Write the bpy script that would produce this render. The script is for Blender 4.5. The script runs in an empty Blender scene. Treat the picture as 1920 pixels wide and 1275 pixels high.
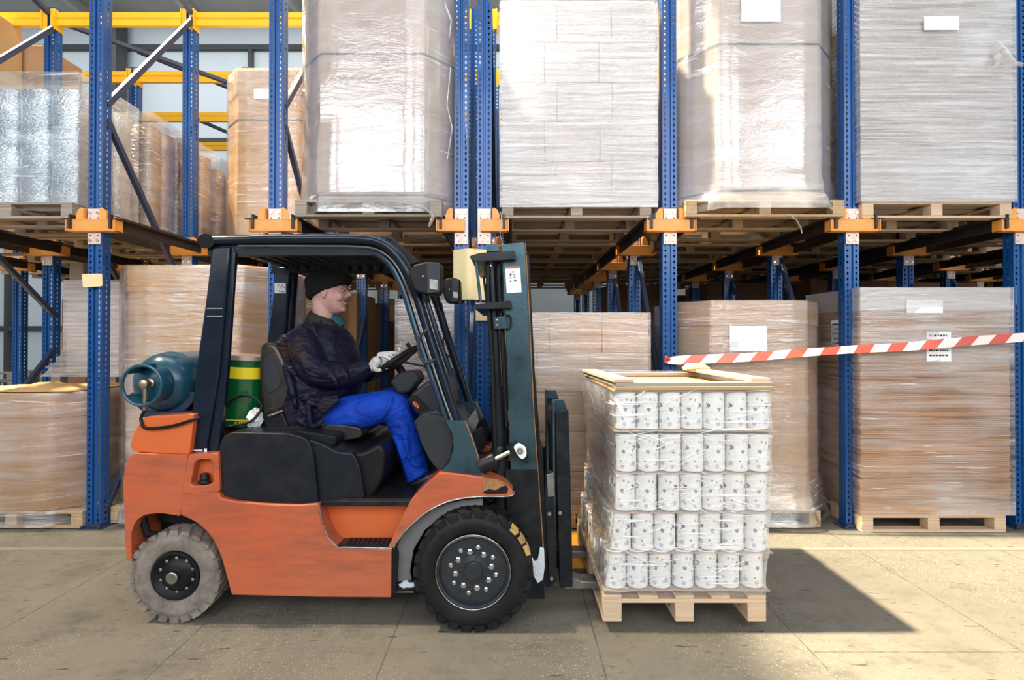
import bpy, math, random
from mathutils import Vector, Matrix
R = random.Random(7)
PI = math.pi
SC = bpy.context.scene
COL = SC.collection

# ---------------------------------------------------------------- camera
F = 1000.0; TH = 0.008; CZ = 1.643; CYP = 628.0
cam = bpy.data.cameras.new('camera'); camo = bpy.data.objects.new('camera', cam); COL.objects.link(camo)
cam.sensor_width = 36.0; cam.lens = F/1920*36.0; cam.shift_y = -(637.5-CYP)/1920.0
cam.clip_start = 0.05; cam.clip_end = 200
camo.location = (0, 0, CZ); camo.rotation_euler = (PI/2+TH, 0, 0)
SC.camera = camo

def W(px, py, Y):
    """point of the place seen at px, py of the photo when it stands Y metres away"""
    u = (px-960.0)/F; v = (CYP-py)/F
    d = Vector((u, math.cos(TH)-v*math.sin(TH), math.sin(TH)+v*math.cos(TH)))
    k = Y/d.y
    return (d.x*k, Y, CZ+d.z*k)
def WX(px, Y, py=636): return W(px, py, Y)[0]
def WZ(py, Y): return W(960, py, Y)[2]

# ---------------------------------------------------------------- mesh builder
class MB:
    def __init__(s): s.v = []; s.f = []
    def add(s, vs, fs):
        n = len(s.v); s.v += [tuple(p) for p in vs]; s.f += [tuple(i+n for i in f) for f in fs]; return s
    def box(s, x0, x1, y0, y1, z0, z1):
        return s.add([(x0,y0,z0),(x1,y0,z0),(x1,y1,z0),(x0,y1,z0),(x0,y0,z1),(x1,y0,z1),(x1,y1,z1),(x0,y1,z1)],
                     [(0,3,2,1),(4,5,6,7),(0,1,5,4),(1,2,6,5),(2,3,7,6),(3,0,4,7)])
    def prism(s, pts, y0, y1):
        """outline pts (x,z) carried from depth y0 to y1"""
        a = sum(pts[i][0]*pts[(i+1)%len(pts)][1]-pts[(i+1)%len(pts)][0]*pts[i][1] for i in range(len(pts)))
        if a < 0: pts = pts[::-1]
        n = len(pts)
        vs = [(x,y0,z) for x,z in pts]+[(x,y1,z) for x,z in pts]
        fs = [tuple(range(n)), tuple(range(2*n-1, n-1, -1))]
        for i in range(n):
            j = (i+1)%n; fs.append((j, i, i+n, j+n))
        return s.add(vs, fs)
    def prismz(s, pts, z0, z1):
        a = sum(pts[i][0]*pts[(i+1)%len(pts)][1]-pts[(i+1)%len(pts)][0]*pts[i][1] for i in range(len(pts)))
        if a < 0: pts = pts[::-1]
        n = len(pts)
        vs = [(x,y,z0) for x,y in pts]+[(x,y,z1) for x,y in pts]
        fs = [tuple(range(n-1,-1,-1)), tuple(range(n, 2*n))]
        for i in range(n):
            j = (i+1)%n; fs.append((i, j, j+n, i+n))
        return s.add(vs, fs)
    def rings(s, rs, cap=True, closed=False):
        n = len(rs[0]); vs = [p for r in rs for p in r]; fs = []
        m = len(rs)
        for k in range(m if closed else m-1):
            a, b = k*n, ((k+1)%m)*n
            for i in range(n):
                j = (i+1)%n; fs.append((a+i, a+j, b+j, b+i))
        if cap and not closed:
            fs.append(tuple(range(n-1,-1,-1))); fs.append(tuple(range((m-1)*n, m*n)))
        return s.add(vs, fs)
    def tube(s, pts, r, n=12, sq=1.0, closed=False, up=None):
        pts = [Vector(p) for p in pts]; m = len(pts)
        rr = r if isinstance(r, (list, tuple)) else [r]*m
        rs = []; prev = None
        for k in range(m):
            if closed: t = pts[(k+1)%m]-pts[k-1]
            else: t = pts[min(k+1,m-1)]-pts[max(k-1,0)]
            t.normalize()
            if up is not None: a = Vector(up)
            elif prev is not None: a = prev
            else: a = Vector((0,1,0)) if abs(t.y) < .9 else Vector((0,0,1))
            a = (a-t*a.dot(t)); 
            if a.length < 1e-6: a = t.orthogonal()
            a.normalize(); prev = a
            b = t.cross(a)
            rs.append([tuple(pts[k]+a*(math.cos(2*PI*i/n)*rr[k])+b*(math.sin(2*PI*i/n)*rr[k]*sq)) for i in range(n)])
        return s.rings(rs, True, closed)
    def cyl(s, p0, p1, r, n=24): return s.tube([p0, p1], r, n)
    def lathe(s, prof, c, axis='y', n=40):
        """prof [(r, t)] spun about an axis through c; t runs along the axis"""
        rs = []
        for r, t in prof:
            ring = []
            for i in range(n):
                a = 2*PI*i/n; ca, sa = math.cos(a)*r, math.sin(a)*r
                ring.append((c[0]+ca, c[1]+t, c[2]+sa) if axis == 'y' else (c[0]+ca, c[1]+sa, c[2]+t) if axis == 'z' else (c[0]+t, c[1]+ca, c[2]+sa))
            rs.append(ring)
        return s.rings(rs, True)
    def ell(s, c, r, n=16, m=10, rot=None):
        rs = []
        M = rot or Matrix.Identity(3)
        for k in range(m+1):
            ph = PI*k/m; ph = min(max(ph, .02), PI-.02)
            ring = []
            for i in range(n):
                a = 2*PI*i/n
                p = M @ Vector((r[0]*math.sin(ph)*math.cos(a), r[1]*math.sin(ph)*math.sin(a), r[2]*math.cos(ph)))
                ring.append((c[0]+p.x, c[1]+p.y, c[2]+p.z))
            rs.append(ring)
        return s.rings(rs, True)
    def beam(s, p0, p1, w, h, side=(0,1,0)):
        p0, p1 = Vector(p0), Vector(p1); t = (p1-p0).normalized()
        a = Vector(side); a = (a-t*a.dot(t)).normalized(); b = t.cross(a)
        rs = [[tuple(p+a*(x*w/2)+b*(y*h/2)) for x, y in ((-1,-1),(1,-1),(1,1),(-1,1))] for p in (p0, p1)]
        return s.rings(rs)
    def mirror(s, Y):
        o = MB(); o.v = [(x, 2*Y-y, z) for x,y,z in s.v]; o.f = [f[::-1] for f in s.f]; return o
    def jitter(s, a, rnd=R):
        s.v = [(x+rnd.uniform(-a,a), y+rnd.uniform(-a,a), z+rnd.uniform(-a,a)) for x,y,z in s.v]; return s
    def build(s, name, m, parent=None, bevel=0.0, seg=2, angle=32, flat=False, remesh=0, smooth=0, sub=0):
        org = OFF.get(parent, Vector((0,0,0))) if parent else Vector((0,0,0))
        me = bpy.data.meshes.new(name)
        me.from_pydata([(x-org.x, y-org.y, z-org.z) for x,y,z in s.v], [], s.f)
        import bmesh
        b = bmesh.new(); b.from_mesh(me); bmesh.ops.recalc_face_normals(b, faces=b.faces); b.to_mesh(me); b.free()
        if not flat:
            me.polygons.foreach_set('use_smooth', [True]*len(me.polygons))
            if not remesh: me.set_sharp_from_angle(angle=math.radians(angle))
        me.update()
        for mm in (m if isinstance(m, (list, tuple)) else [m]): me.materials.append(mm)
        o = bpy.data.objects.new(name, me); COL.objects.link(o)
        if parent: o.parent = parent; OFF[o] = org
        else: OFF[o] = Vector((0,0,0))
        if bevel:
            md = o.modifiers.new('bevel', 'BEVEL'); md.width = bevel; md.segments = seg; md.limit_method = 'ANGLE'; md.angle_limit = math.radians(30)
            md.use_clamp_overlap = True
        if remesh:
            md = o.modifiers.new('remesh', 'REMESH'); md.mode = 'VOXEL'; md.voxel_size = remesh; md.use_smooth_shade = True
        if smooth:
            md = o.modifiers.new('smooth', 'SMOOTH'); md.factor = .5; md.iterations = smooth
        if sub:
            md = o.modifiers.new('sub', 'SUBSURF'); md.levels = sub; md.render_levels = sub
        return o
OFF = {}
def tag(o, label=None, cat=None, group=None, kind=None):
    if label: o['label'] = label
    if cat: o['category'] = cat
    if group: o['group'] = group
    if kind: o['kind'] = kind
    return o
def empty(name, loc, label=None, cat=None, group=None):
    o = bpy.data.objects.new(name, None); o.location = loc; COL.objects.link(o); OFF[o] = Vector(loc); o.empty_display_size = .1
    return tag(o, label, cat, group)
def dup(o, loc=None, parent=None, label=None, group=None):
    c = o.copy(); COL.objects.link(c)
    if parent: c.parent = parent
    if loc is not None: c.location = loc
    if label: c['label'] = label
    if group: c['group'] = group
    for ch in list(o.children): dup(ch, None, c)
    return c
def P(*pp, Y):
    return [(lambda q: (q[0], q[2]))(W(a, b, Y)) for a, b in pp]
def rnd_poly(pts, r, n=5):
    """round the corners of a closed outline; r a number or one per corner"""
    out = []; m = len(pts)
    for i in range(m):
        p = Vector(pts[i]); a = Vector(pts[i-1]); b = Vector(pts[(i+1)%m])
        rr = r[i] if isinstance(r, (list, tuple)) else r
        if rr <= 0: out.append(tuple(p)); continue
        da, db = (a-p), (b-p)
        k = min(rr, da.length*.45, db.length*.45)
        pa, pb = p+da.normalized()*k, p+db.normalized()*k
        for j in range(n+1):
            t = j/n; out.append(tuple(pa*(1-t)**2+p*2*t*(1-t)+pb*t*t))
    return out
def spline(pts, n=6, closed=False):
    out = []; m = len(pts); P_ = [Vector(p) for p in pts]
    for i in range(m if closed else m-1):
        p0 = P_[(i-1)%m] if closed or i > 0 else P_[0]; p1 = P_[i]; p2 = P_[(i+1)%m]
        p3 = P_[(i+2)%m] if closed or i+2 < m else P_[-1]
        for j in range(n):
            t = j/n
            out.append(tuple(.5*((2*p1)+(p2-p0)*t+(2*p0-5*p1+4*p2-p3)*t*t+(3*p1-p0-3*p2+p3)*t**3)))
    if not closed: out.append(tuple(P_[-1]))
    return out

# ---------------------------------------------------------------- materials
class NT:
    def __init__(s, name):
        s.m = bpy.data.materials.new(name); s.m.use_nodes = True; s.t = s.m.node_tree; s.t.nodes.clear()
        s.out = s.t.nodes.new('ShaderNodeOutputMaterial'); s._c = None
    def n(s, ty, **kw):
        nd = s.t.nodes.new(ty)
        for k, v in kw.items():
            if k in nd.inputs.keys() if hasattr(nd.inputs, 'keys') else False: s.set(nd.inputs[k], v)
            else: setattr(nd, k, v)
        return nd
    def set(s, sock, v):
        if isinstance(v, bpy.types.NodeSocket): s.t.links.new(v, sock)
        elif isinstance(v, (tuple, list)) and len(v) == 3 and sock.type == 'RGBA': sock.default_value = (*v, 1)
        else: sock.default_value = v
    def co(s):
        if s._c is None: s._c = s.t.nodes.new('ShaderNodeTexCoord').outputs['Object']
        return s._c
    def mapv(s, scale=(1,1,1), rot=(0,0,0), loc=(0,0,0)):
        nd = s.t.nodes.new('ShaderNodeMapping'); s.t.links.new(s.co(), nd.inputs[0])
        nd.inputs['Scale'].default_value = scale; nd.inputs['Rotation'].default_value = rot; nd.inputs['Location'].default_value = loc
        return nd.outputs[0]
    def noise(s, scale=5, detail=4, rough=.55, vec=None, dist=0):
        nd = s.t.nodes.new('ShaderNodeTexNoise'); s.t.links.new(vec or s.co(), nd.inputs['Vector'])
        nd.inputs['Scale'].default_value = scale; nd.inputs['Detail'].default_value = detail; nd.inputs['Roughness'].default_value = rough; nd.inputs['Distortion'].default_value = dist
        return nd.outputs['Fac']
    def ramp(s, fac, a, b, c0=0.0, c1=1.0):
        nd = s.t.nodes.new('ShaderNodeMapRange'); s.set(nd.inputs[0], fac)
        nd.inputs[1].default_value = a; nd.inputs[2].default_value = b; nd.inputs[3].default_value = c0; nd.inputs[4].default_value = c1
        return nd.outputs[0]
    def mix(s, fac, a, b):
        nd = s.t.nodes.new('ShaderNodeMix'); nd.data_type = 'RGBA'
        s.set(nd.inputs[0], fac); s.set(nd.inputs[6], a); s.set(nd.inputs[7], b); return nd.outputs[2]
    def math(s, op, a, b=0.0, c=0.0):
        nd = s.t.nodes.new('ShaderNodeMath'); nd.operation = op
        s.set(nd.inputs[0], a); s.set(nd.inputs[1], b)
        if op in ('COMPARE', 'MULTIPLY_ADD'): s.set(nd.inputs[2], c)
        return nd.outputs[0]
    def xyz(s, vec=None):
        nd = s.t.nodes.new('ShaderNodeSeparateXYZ'); s.t.links.new(vec or s.co(), nd.inputs[0]); return nd.outputs
    def bump(s, h, strength=.3, dist=.01):
        nd = s.t.nodes.new('ShaderNodeBump'); s.set(nd.inputs['Height'], h)
        nd.inputs['Strength'].default_value = strength; nd.inputs['Distance'].default_value = dist; return nd.outputs[0]
    def bsdf(s, col, rough=.5, metal=0.0, normal=None, spec=.5, coat=0, coat_rough=.1, **kw):
        nd = s.t.nodes.new('ShaderNodeBsdfPrincipled')
        s.set(nd.inputs['Base Color'], col); s.set(nd.inputs['Roughness'], rough); s.set(nd.inputs['Metallic'], metal)
        nd.inputs['Specular IOR Level'].default_value = spec; nd.inputs['Coat Weight'].default_value = coat; nd.inputs['Coat Roughness'].default_value = coat_rough
        if normal: s.t.links.new(normal, nd.inputs['Normal'])
        return nd.outputs[0]
    def done(s, sh):
        s.t.links.new(sh, s.out.inputs[0]); return s.m

def paint(name, col, rough=.4, metal=0, dirt=(.1,.08,.06), amt=.25, sc=4, bump=.05, coat=0, fine=60, spec=.5):
    t = NT(name)
    d = t.ramp(t.noise(sc, 6, .65), .45, .8, 0, amt)
    c = t.mix(d, col, dirt)
    f = t.noise(fine, 3)
    return t.done(t.bsdf(c, t.ramp(t.noise(sc*2), .3, .7, rough*.8, min(1, rough*1.25)), metal, t.bump(f, bump, .004), spec, coat))

M = {}
M['orange'] = (lambda t: t.done(t.bsdf(t.mix(t.ramp(t.noise(3, 7, .7, t.mapv((1,1,5))), .45, .72, 0, .75), t.mix(t.ramp(t.noise(1.3,3),.3,.7), (.52,.098,.033), (.46,.125,.06)), (.23,.075,.045)), t.ramp(t.noise(7),.3,.7,.28,.5), 0, t.bump(t.noise(120,3), .05, .002), .45)))(NT('faded_orange_paint'))
M['orange_bright'] = paint('orange_paint', (.62,.125,.03), .38, amt=.2, dirt=(.4,.1,.04))
M['black'] = paint('black_paint', (.006,.009,.014), .25, amt=.3, dirt=(.03,.03,.03), sc=3, spec=.3)
M['guard'] = paint('guard_paint', (.006,.012,.024), .2, amt=.2, dirt=(.03,.03,.04), sc=3, spec=.3)
M['hood'] = paint('hood_plastic', (.007,.010,.016), .34, amt=.5, dirt=(.04,.03,.03), sc=4, bump=.12, fine=160, spec=.3)
M['blacksteel'] = paint('greasy_steel', (.010,.013,.017), .34, .2, dirt=(.045,.04,.038), amt=.6, sc=9, bump=.2, spec=.25)
M['steelblue'] = paint('blue_steel_tube', (.03,.06,.095), .28, .5, dirt=(.02,.03,.04), amt=.5)
M['mast'] = paint('mast_steel', (.045,.090,.115), .33, .5, dirt=(.010,.016,.022), amt=.95, spec=.35, sc=5, bump=.15)
M['bare'] = paint('worn_steel', (.32,.31,.30), .4, .9, dirt=(.06,.05,.05), amt=.8, sc=18, bump=.2)
M['chrome'] = paint('bright_steel', (.75,.75,.74), .15, 1, amt=.15)
M['rust_sunlit'] = paint('worn_and_sunlit_edge', (.40,.19,.07), .6, .2, dirt=(.05,.03,.02), amt=.9, sc=25)  # worn edges, and the painted sunlit line down the mast
M['rubber'] = paint('tyre_rubber', (.010,.010,.011), .6, dirt=(.04,.036,.032), amt=.5, sc=7, bump=.25, spec=.2)
M['dusty'] = (lambda t: t.done(t.bsdf(t.mix(t.ramp(t.noise(6,5,.7), .38, .66), (.27,.235,.2), (.13,.105,.09)), .85, 0, t.bump(t.noise(60,4), .3, .004), .2)))(NT('dusty_tyre'))
M['rim'] = paint('rim_paint', (.028,.036,.046), .3, .3, dirt=(.06,.055,.05), amt=.5, sc=16, bump=.2)
M['arch'] = paint('grey_liner', (.17,.17,.175), .5, dirt=(.07,.065,.06), amt=.6)
M['dark'] = paint('dark_plastic', (.009,.009,.011), .42, amt=.3, dirt=(.03,.03,.03), spec=.2)
M['darkgrey'] = paint('grey_plastic', (.025,.029,.034), .42, amt=.3, dirt=(.05,.045,.04), bump=.15, fine=200, spec=.25)
M['vinyl'] = paint('seat_vinyl', (.018,.015,.014), .3, amt=.4, dirt=(.05,.03,.02), sc=6, bump=.2, fine=120)
M['lpg'] = paint('blue_cylinder_paint', (.008,.06,.10), .26, amt=.35, dirt=(.015,.025,.03))
M['lpgdark'] = paint('dark_blue_steel', (.012,.03,.075), .4, amt=.3)
M['brass'] = paint('dull_brass', (.42,.34,.24), .35, .9, amt=.4)
M['green'] = paint('bucket_green', (.003,.10,.03), .22, amt=.2, dirt=(.01,.05,.02), coat=.3)
M['yellow'] = paint('yellow_paint', (.85,.68,.02), .35, amt=.1)
M['lidpink'] = paint('bucket_lid', (.45,.33,.28), .3, .4, amt=.3)
M['jacket'] = None
M['white'] = paint('white_paper', (.80,.80,.80), .6, amt=.08, dirt=(.6,.6,.6))
M['ink'] = paint('ink', (.05,.05,.07), .6, amt=0)
M['red'] = paint('red_ink', (.7,.09,.05), .5, amt=.1)
M['cream'] = paint('cream_card', (.83,.68,.37), .45, amt=.25, dirt=(.7,.58,.36), sc=2)
M['blue'] = None
M['yelbeam'] = paint('yellow_beam_paint', (.90,.50,.015), .34, amt=.2, dirt=(.6,.25,.02), sc=2)
M['orbr'] = paint('bracket_orange', (.80,.33,.06), .4, amt=.3, dirt=(.5,.2,.06), sc=8)
M['pink'] = paint('bracket_plate', (.72,.55,.47), .38, .2, amt=.25, dirt=(.5,.36,.28), sc=9)
M['brace'] = paint('dark_blue_brace', (.028,.04,.085), .42, .1, amt=.3, dirt=(.05,.045,.06))
M['rail'] = paint('brown_rail', (.035,.027,.025), .45, .4, amt=.5, dirt=(.09,.065,.05), sc=7)
M['wall'] = paint('pale_wall_panel', (.62,.70,.74), .5, amt=.2, dirt=(.5,.56,.6), sc=1)
M['frame'] = paint('dark_window_frame', (.05,.055,.06), .5, amt=.2)
M['ceil'] = paint('pale_ceiling', (.55,.56,.55), .6, amt=.3, dirt=(.35,.36,.35), sc=1)
M['skin'] = (lambda t: t.done(t.bsdf(t.mix(t.ramp(t.noise(14,4), .4, .65), (.50,.30,.26), (.42,.22,.20)), .5, 0, t.bump(t.noise(110,3), .12, .003), .2)))(NT('skin'))
M['hair'] = paint('grey_hair', (.16,.14,.13), .7, amt=.5, dirt=(.35,.33,.32), sc=40, bump=.5, fine=200)
M['mous'] = paint('moustache_hair', (.11,.075,.06), .9, amt=.4, dirt=(.2,.16,.14), sc=60, bump=.5, fine=200, spec=.1)
M['knit'] = (lambda t: t.done(t.bsdf((.012,.011,.012), .9, 0, t.bump(t.noise(90,3,.6,t.mapv((1,1,4))), .7, .006), .15)))(NT('black_knit'))
M['glove'] = (lambda t: t.done(t.bsdf(t.mix(t.ramp(t.noise(25,4),.4,.7), (.62,.61,.60), (.40,.39,.38)), .9, 0, t.bump(t.noise(140,3), .5, .004), .15)))(NT('white_cotton'))
def cloth(name, col, col2, a, b, rough=.6, sheen=.0, wr=.9):
    t = NT(name)
    wv = t.noise(5, 3, .5, t.mapv((1,1,1.6),(0,.5,0)), 1.2)
    c = t.mix(t.ramp(t.noise(3.2, 5, .65), a, b), col, col2)
    n1 = t.bump(wv, wr, .05)
    nd = t.t.nodes.new('ShaderNodeBump'); nd.inputs['Strength'].default_value = .25; nd.inputs['Distance'].default_value = .002
    t.t.links.new(t.noise(400,2), nd.inputs['Height']); t.t.links.new(n1, nd.inputs['Normal'])
    return t.done(t.bsdf(c, rough, 0, nd.outputs[0], .15))
M['jacket'] = cloth('navy_jacket_cloth', (.007,.007,.022), (.035,.018,.013), .52, .66, .42)  # brown patches: wear plus warm sun sheen put into the colour
M['trouser'] = cloth('blue_work_cloth', (.006,.055,.46), (.006,.035,.30), .4, .7, .6)
M['collar'] = cloth('dark_collar', (.018,.016,.02), (.03,.025,.02), .4, .7)
M['shirt'] = cloth('teal_shirt', (.01,.10,.13), (.02,.06,.09), .4, .6)
M['boot'] = paint('boot_leather', (.01,.011,.016), .4, amt=.3, dirt=(.05,.04,.04))
M['eye'] = paint('eye_white', (.55,.5,.48), .2, amt=0)
M['snow'] = (lambda t: t.done(t.bsdf((.72,.8,.85), .8, 0, t.bump(t.noise(60,5,.7), .9, .01), .3)))(NT('packed_snow'))

def m_wood(name, c1, c2, ax=0):
    t = NT(name); s = [30,30,30]; s[ax] = 1.6
    g = t.noise(1.0, 5, .65, t.mapv(tuple(s)), .6)
    oi = t.t.nodes.new('ShaderNodeObjectInfo').outputs['Random']
    c = t.mix(t.ramp(g, .32, .7), c1, c2)
    c = t.mix(t.ramp(oi, 0, 1, 0, .35), c, tuple(v*.6 for v in c1))
    return t.done(t.bsdf(c, .75, 0, t.bump(g, .25, .003), .25))
M['wood'] = m_wood('pallet_wood', (.58,.42,.25), (.40,.27,.15), 1)
M['woodx'] = m_wood('pallet_wood_across', (.52,.38,.24), (.35,.235,.14), 0)
M['palewood'] = m_wood('fresh_wood', (.70,.53,.37), (.60,.42,.27), 0)
M['greywood'] = m_wood('weathered_wood', (.42,.36,.30), (.26,.21,.17), 0)

def m_card(name, c1, c2, layers=0, cor=0, seams=()):
    t = NT(name)
    c = t.mix(t.ramp(t.noise(1.5,4), .35, .65), c1, c2)
    h = t.noise(40, 3)
    x, y, z = t.xyz()
    if layers:
        w = t.t.nodes.new('ShaderNodeTexNoise'); t.t.links.new(t.mapv((1.2,1.2,layers)), w.inputs[0]); w.inputs['Scale'].default_value = 1; w.inputs['Detail'].default_value = 2
        c = t.mix(t.ramp(w.outputs[0], .35, .6), tuple(v*.55 for v in c2), c)
        h = w.outputs[0]
    return t.done(t.bsdf(c, .7, 0, t.bump(h, .4 if layers else .12, .006), .3))
M['card'] = m_card('brown_cardboard', (.52,.31,.16), (.43,.25,.13))
M['cardgold'] = m_card('golden_cardboard', (.60,.36,.15), (.52,.30,.13))
M['cardgrey'] = m_card('greyed_cardboard', (.55,.44,.38), (.46,.37,.32))
M['cardwhite'] = m_card('white_cardboard', (.52,.47,.45), (.44,.40,.385))
M['cardtan'] = m_card('tan_cardboard', (.55,.38,.25), (.45,.30,.20))
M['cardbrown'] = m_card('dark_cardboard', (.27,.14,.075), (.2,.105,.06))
M['sheets'] = m_card('stacked_sheet_edges', (.62,.34,.17), (.48,.25,.12), 95)
M['sheetspale'] = m_card('pale_sheet_edges', (.60,.50,.45), (.55,.47,.44), 95)
M['strap'] = paint('black_strap', (.03,.035,.045), .4, amt=0)

def m_film(name, lo=.2, hi=.6, tint=(.86,.85,.86), slant=.05, sc=22, bstr=.55, rough=.12, big=.9, dist=.02, wide=1.3, gm=2.6, streak=.6):
    """stretch film: clear plastic with milky layers, crinkled along the winding"""
    t = NT(name)
    v = t.mapv((wide,wide,sc), (0,slant,0))
    fine = t.noise(1.0, 6, .68, v, .5)
    bigg = t.noise(big, 3, .5)
    ct = t.noise(2.2, 4, .6, t.mapv((1,1,4),(0,-slant*2,0)))
    h = t.math('ADD', fine, t.math('MULTIPLY', ct, .5))
    nrm = t.bump(h, bstr, dist)
    op = t.ramp(t.math('ADD', t.math('MULTIPLY', bigg, .6), t.math('MULTIPLY', fine, .6)), .5, .74, lo, hi)
    if streak:
        sv = t.noise(1.0, 2, .5, t.mapv((2.2,2.2,sc*3.2), (0,slant*1.3+.04,0)), .3); sm = t.ramp(t.noise(2.3, 2), .46, .58)
        op = t.math('MAXIMUM', op, t.math('MULTIPLY', t.math('MULTIPLY', t.ramp(sv, .60, .66), sm), streak))
    tr = t.t.nodes.new('ShaderNodeBsdfTransparent'); tr.inputs[0].default_value = (.99,.99,.99,1)
    df = t.bsdf(tint, rough, 0, nrm, .6)
    gl = t.t.nodes.new('ShaderNodeBsdfGlossy'); gl.inputs['Roughness'].default_value = rough; gl.inputs[0].default_value = (1,1,1,1)
    t.t.links.new(nrm, gl.inputs['Normal'])
    fr = t.t.nodes.new('ShaderNodeFresnel'); fr.inputs[0].default_value = 1.5; t.t.links.new(nrm, fr.inputs['Normal'])
    m1 = t.t.nodes.new('ShaderNodeMixShader'); t.set(m1.inputs[0], op); t.t.links.new(tr.outputs[0], m1.inputs[1]); t.t.links.new(df, m1.inputs[2])
    m2 = t.t.nodes.new('ShaderNodeMixShader'); t.set(m2.inputs[0], t.math('MINIMUM', t.math('MULTIPLY', fr.outputs[0], gm), .4)); t.t.links.new(m1.outputs[0], m2.inputs[1]); t.t.links.new(gl.outputs[0], m2.inputs[2])
    return t.done(m2.outputs[0])
M['film'] = m_film('stretch_film', .02, .42, bstr=.4, sc=16, dist=.016, rough=.1)
M['filmsmooth'] = m_film('smooth_stretch_film', .10, .36, bstr=.34, sc=8, wide=2.6, dist=.016, rough=.07, gm=2.8)
M['filmheavy'] = m_film('heavy_stretch_film', .08, .65, sc=30, bstr=.8)
M['filmthin'] = m_film('thin_stretch_film', .0, .28, sc=12, bstr=.5, rough=.1)
M['filmload'] = m_film('load_stretch_film', .0, .12, slant=.3, sc=20, bstr=.9, rough=.06, wide=2.2, gm=1.9, streak=.85)
M['foil'] = (lambda t: t.done(t.bsdf(t.mix(t.ramp(t.noise(3,3),.4,.6), (.78,.86,.92), (.5,.57,.63)), .2, .88, t.bump(t.noise(42,2,.5,t.mapv((1,1,2.2))), .9, .014), .5)))(NT('silver_bubble_foil'))
M['foilbrown'] = (lambda t: t.done(t.bsdf(t.mix(t.ramp(t.noise(4,3),.4,.6), (.5,.42,.38), (.36,.26,.2)), .25, .6, t.bump(t.noise(30,2,.5,t.mapv((1,1,2.5),(0,.4,0))), .9, .015), .5)))(NT('brownish_foil'))

def m_post():
    t = NT('blue_rack_paint')
    x, y, z = t.xyz()
    zm = t.math('MODULO', t.math('ADD', z, 0.0), .05)
    sq = t.math('COMPARE', zm, .016, .0115); dt = t.math('COMPARE', zm, .041, .0035)
    ax = t.math('ABSOLUTE', x)
    front = t.math('LESS_THAN', y, .02)
    c1 = t.math('COMPARE', ax, .038, .0085); c2 = t.math('COMPARE', ax, .038, .0035)
    s1 = t.math('COMPARE', y, .055, .008); s2 = t.math('GREATER_THAN', ax, .058)
    hole = t.math('MULTIPLY', front, t.math('MAXIMUM', t.math('MULTIPLY', sq, c1), t.math('MULTIPLY', dt, c2)))
    hole = t.math('MAXIMUM', hole, t.math('MULTIPLY', t.math('MULTIPLY', s1, s2), sq))
    c = t.mix(t.ramp(t.noise(6,4),.5,.75,0,.4), (.004,.075,.27), (.008,.025,.10))
    b = t.bsdf(c, .34, .15, t.bump(t.noise(60,2), .05, .003), .5, .2)
    tr = t.t.nodes.new('ShaderNodeBsdfTransparent')
    mx = t.t.nodes.new('ShaderNodeMixShader'); t.set(mx.inputs[0], hole); t.t.links.new(b, mx.inputs[1]); t.t.links.new(tr.outputs[0], mx.inputs[2])
    return t.done(mx.outputs[0])
M['blue'] = m_post()

def m_floor():
    t = NT('concrete_slabs')
    x, y, z = t.xyz()
    n1 = t.noise(.6, 5, .6); n2 = t.noise(18, 6, .7); n3 = t.noise(4, 5, .7)
    c = t.mix(t.ramp(n1, .35, .65), (.175,.158,.128), (.125,.115,.095))
    c = t.mix(t.ramp(n3, .5, .75, 0, .5), c, (.085,.077,.062))
    c = t.mix(t.ramp(n2, .56, .7, 0, .6), c, (.075,.068,.056))
    c = t.mix(t.ramp(t.noise(1.7, 7, .75, t.mapv((1,1.6,1))), .52, .68, 0, .55), c, (.06,.055,.045))
    v = t.t.nodes.new('ShaderNodeTexVoronoi'); t.t.links.new(t.co(), v.inputs[0]); v.inputs['Scale'].default_value = 60
    patch = t.ramp(t.noise(1.1,2), .42, .56)
    sp = t.math('MULTIPLY', t.ramp(v.outputs['Distance'], .16, .26, 1, 0), patch)
    c = t.mix(t.math('MULTIPLY', sp, .8), c, (.33,.31,.26))
    # dark scuff marks
    sc = t.noise(7, 3, .5, t.mapv((1,5,1)))
    c = t.mix(t.ramp(sc, .66, .70, 0, .75), c, (.04,.036,.032))
    # slab joints 1.12 m apart, cross joints staggered
    xm = t.math('MODULO', t.math('ADD', x, .65+1.115*40+.012), 1.115)
    jx = t.math('LESS_THAN', xm, .009)
    col = t.math('FLOOR', t.math('DIVIDE', t.math('ADD', x, .65+1.115*40), 1.115))
    off = t.math('MULTIPLY', t.math('MODULO', t.math('MULTIPLY', col, .37), 1.0), 2.2)
    ym = t.math('MODULO', t.math('ADD', t.math('ADD', y, 40.0), off), 2.2)
    jy = t.math('LESS_THAN', ym, .007)
    j = t.math('MAXIMUM', jx, jy)
    j = t.math('MULTIPLY', j, t.ramp(t.noise(9,3), .35, .55, .35, 1))
    c = t.mix(t.math('MULTIPLY', j, .8), c, (.06,.055,.045))
    h = t.math('SUBTRACT', n2, t.math('MULTIPLY', j, 2))
    return t.done(t.bsdf(c, t.ramp(n3, .3, .7, .5, .75), 0, t.bump(h, .25, .01), .35))
M['floor'] = m_floor()

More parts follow.
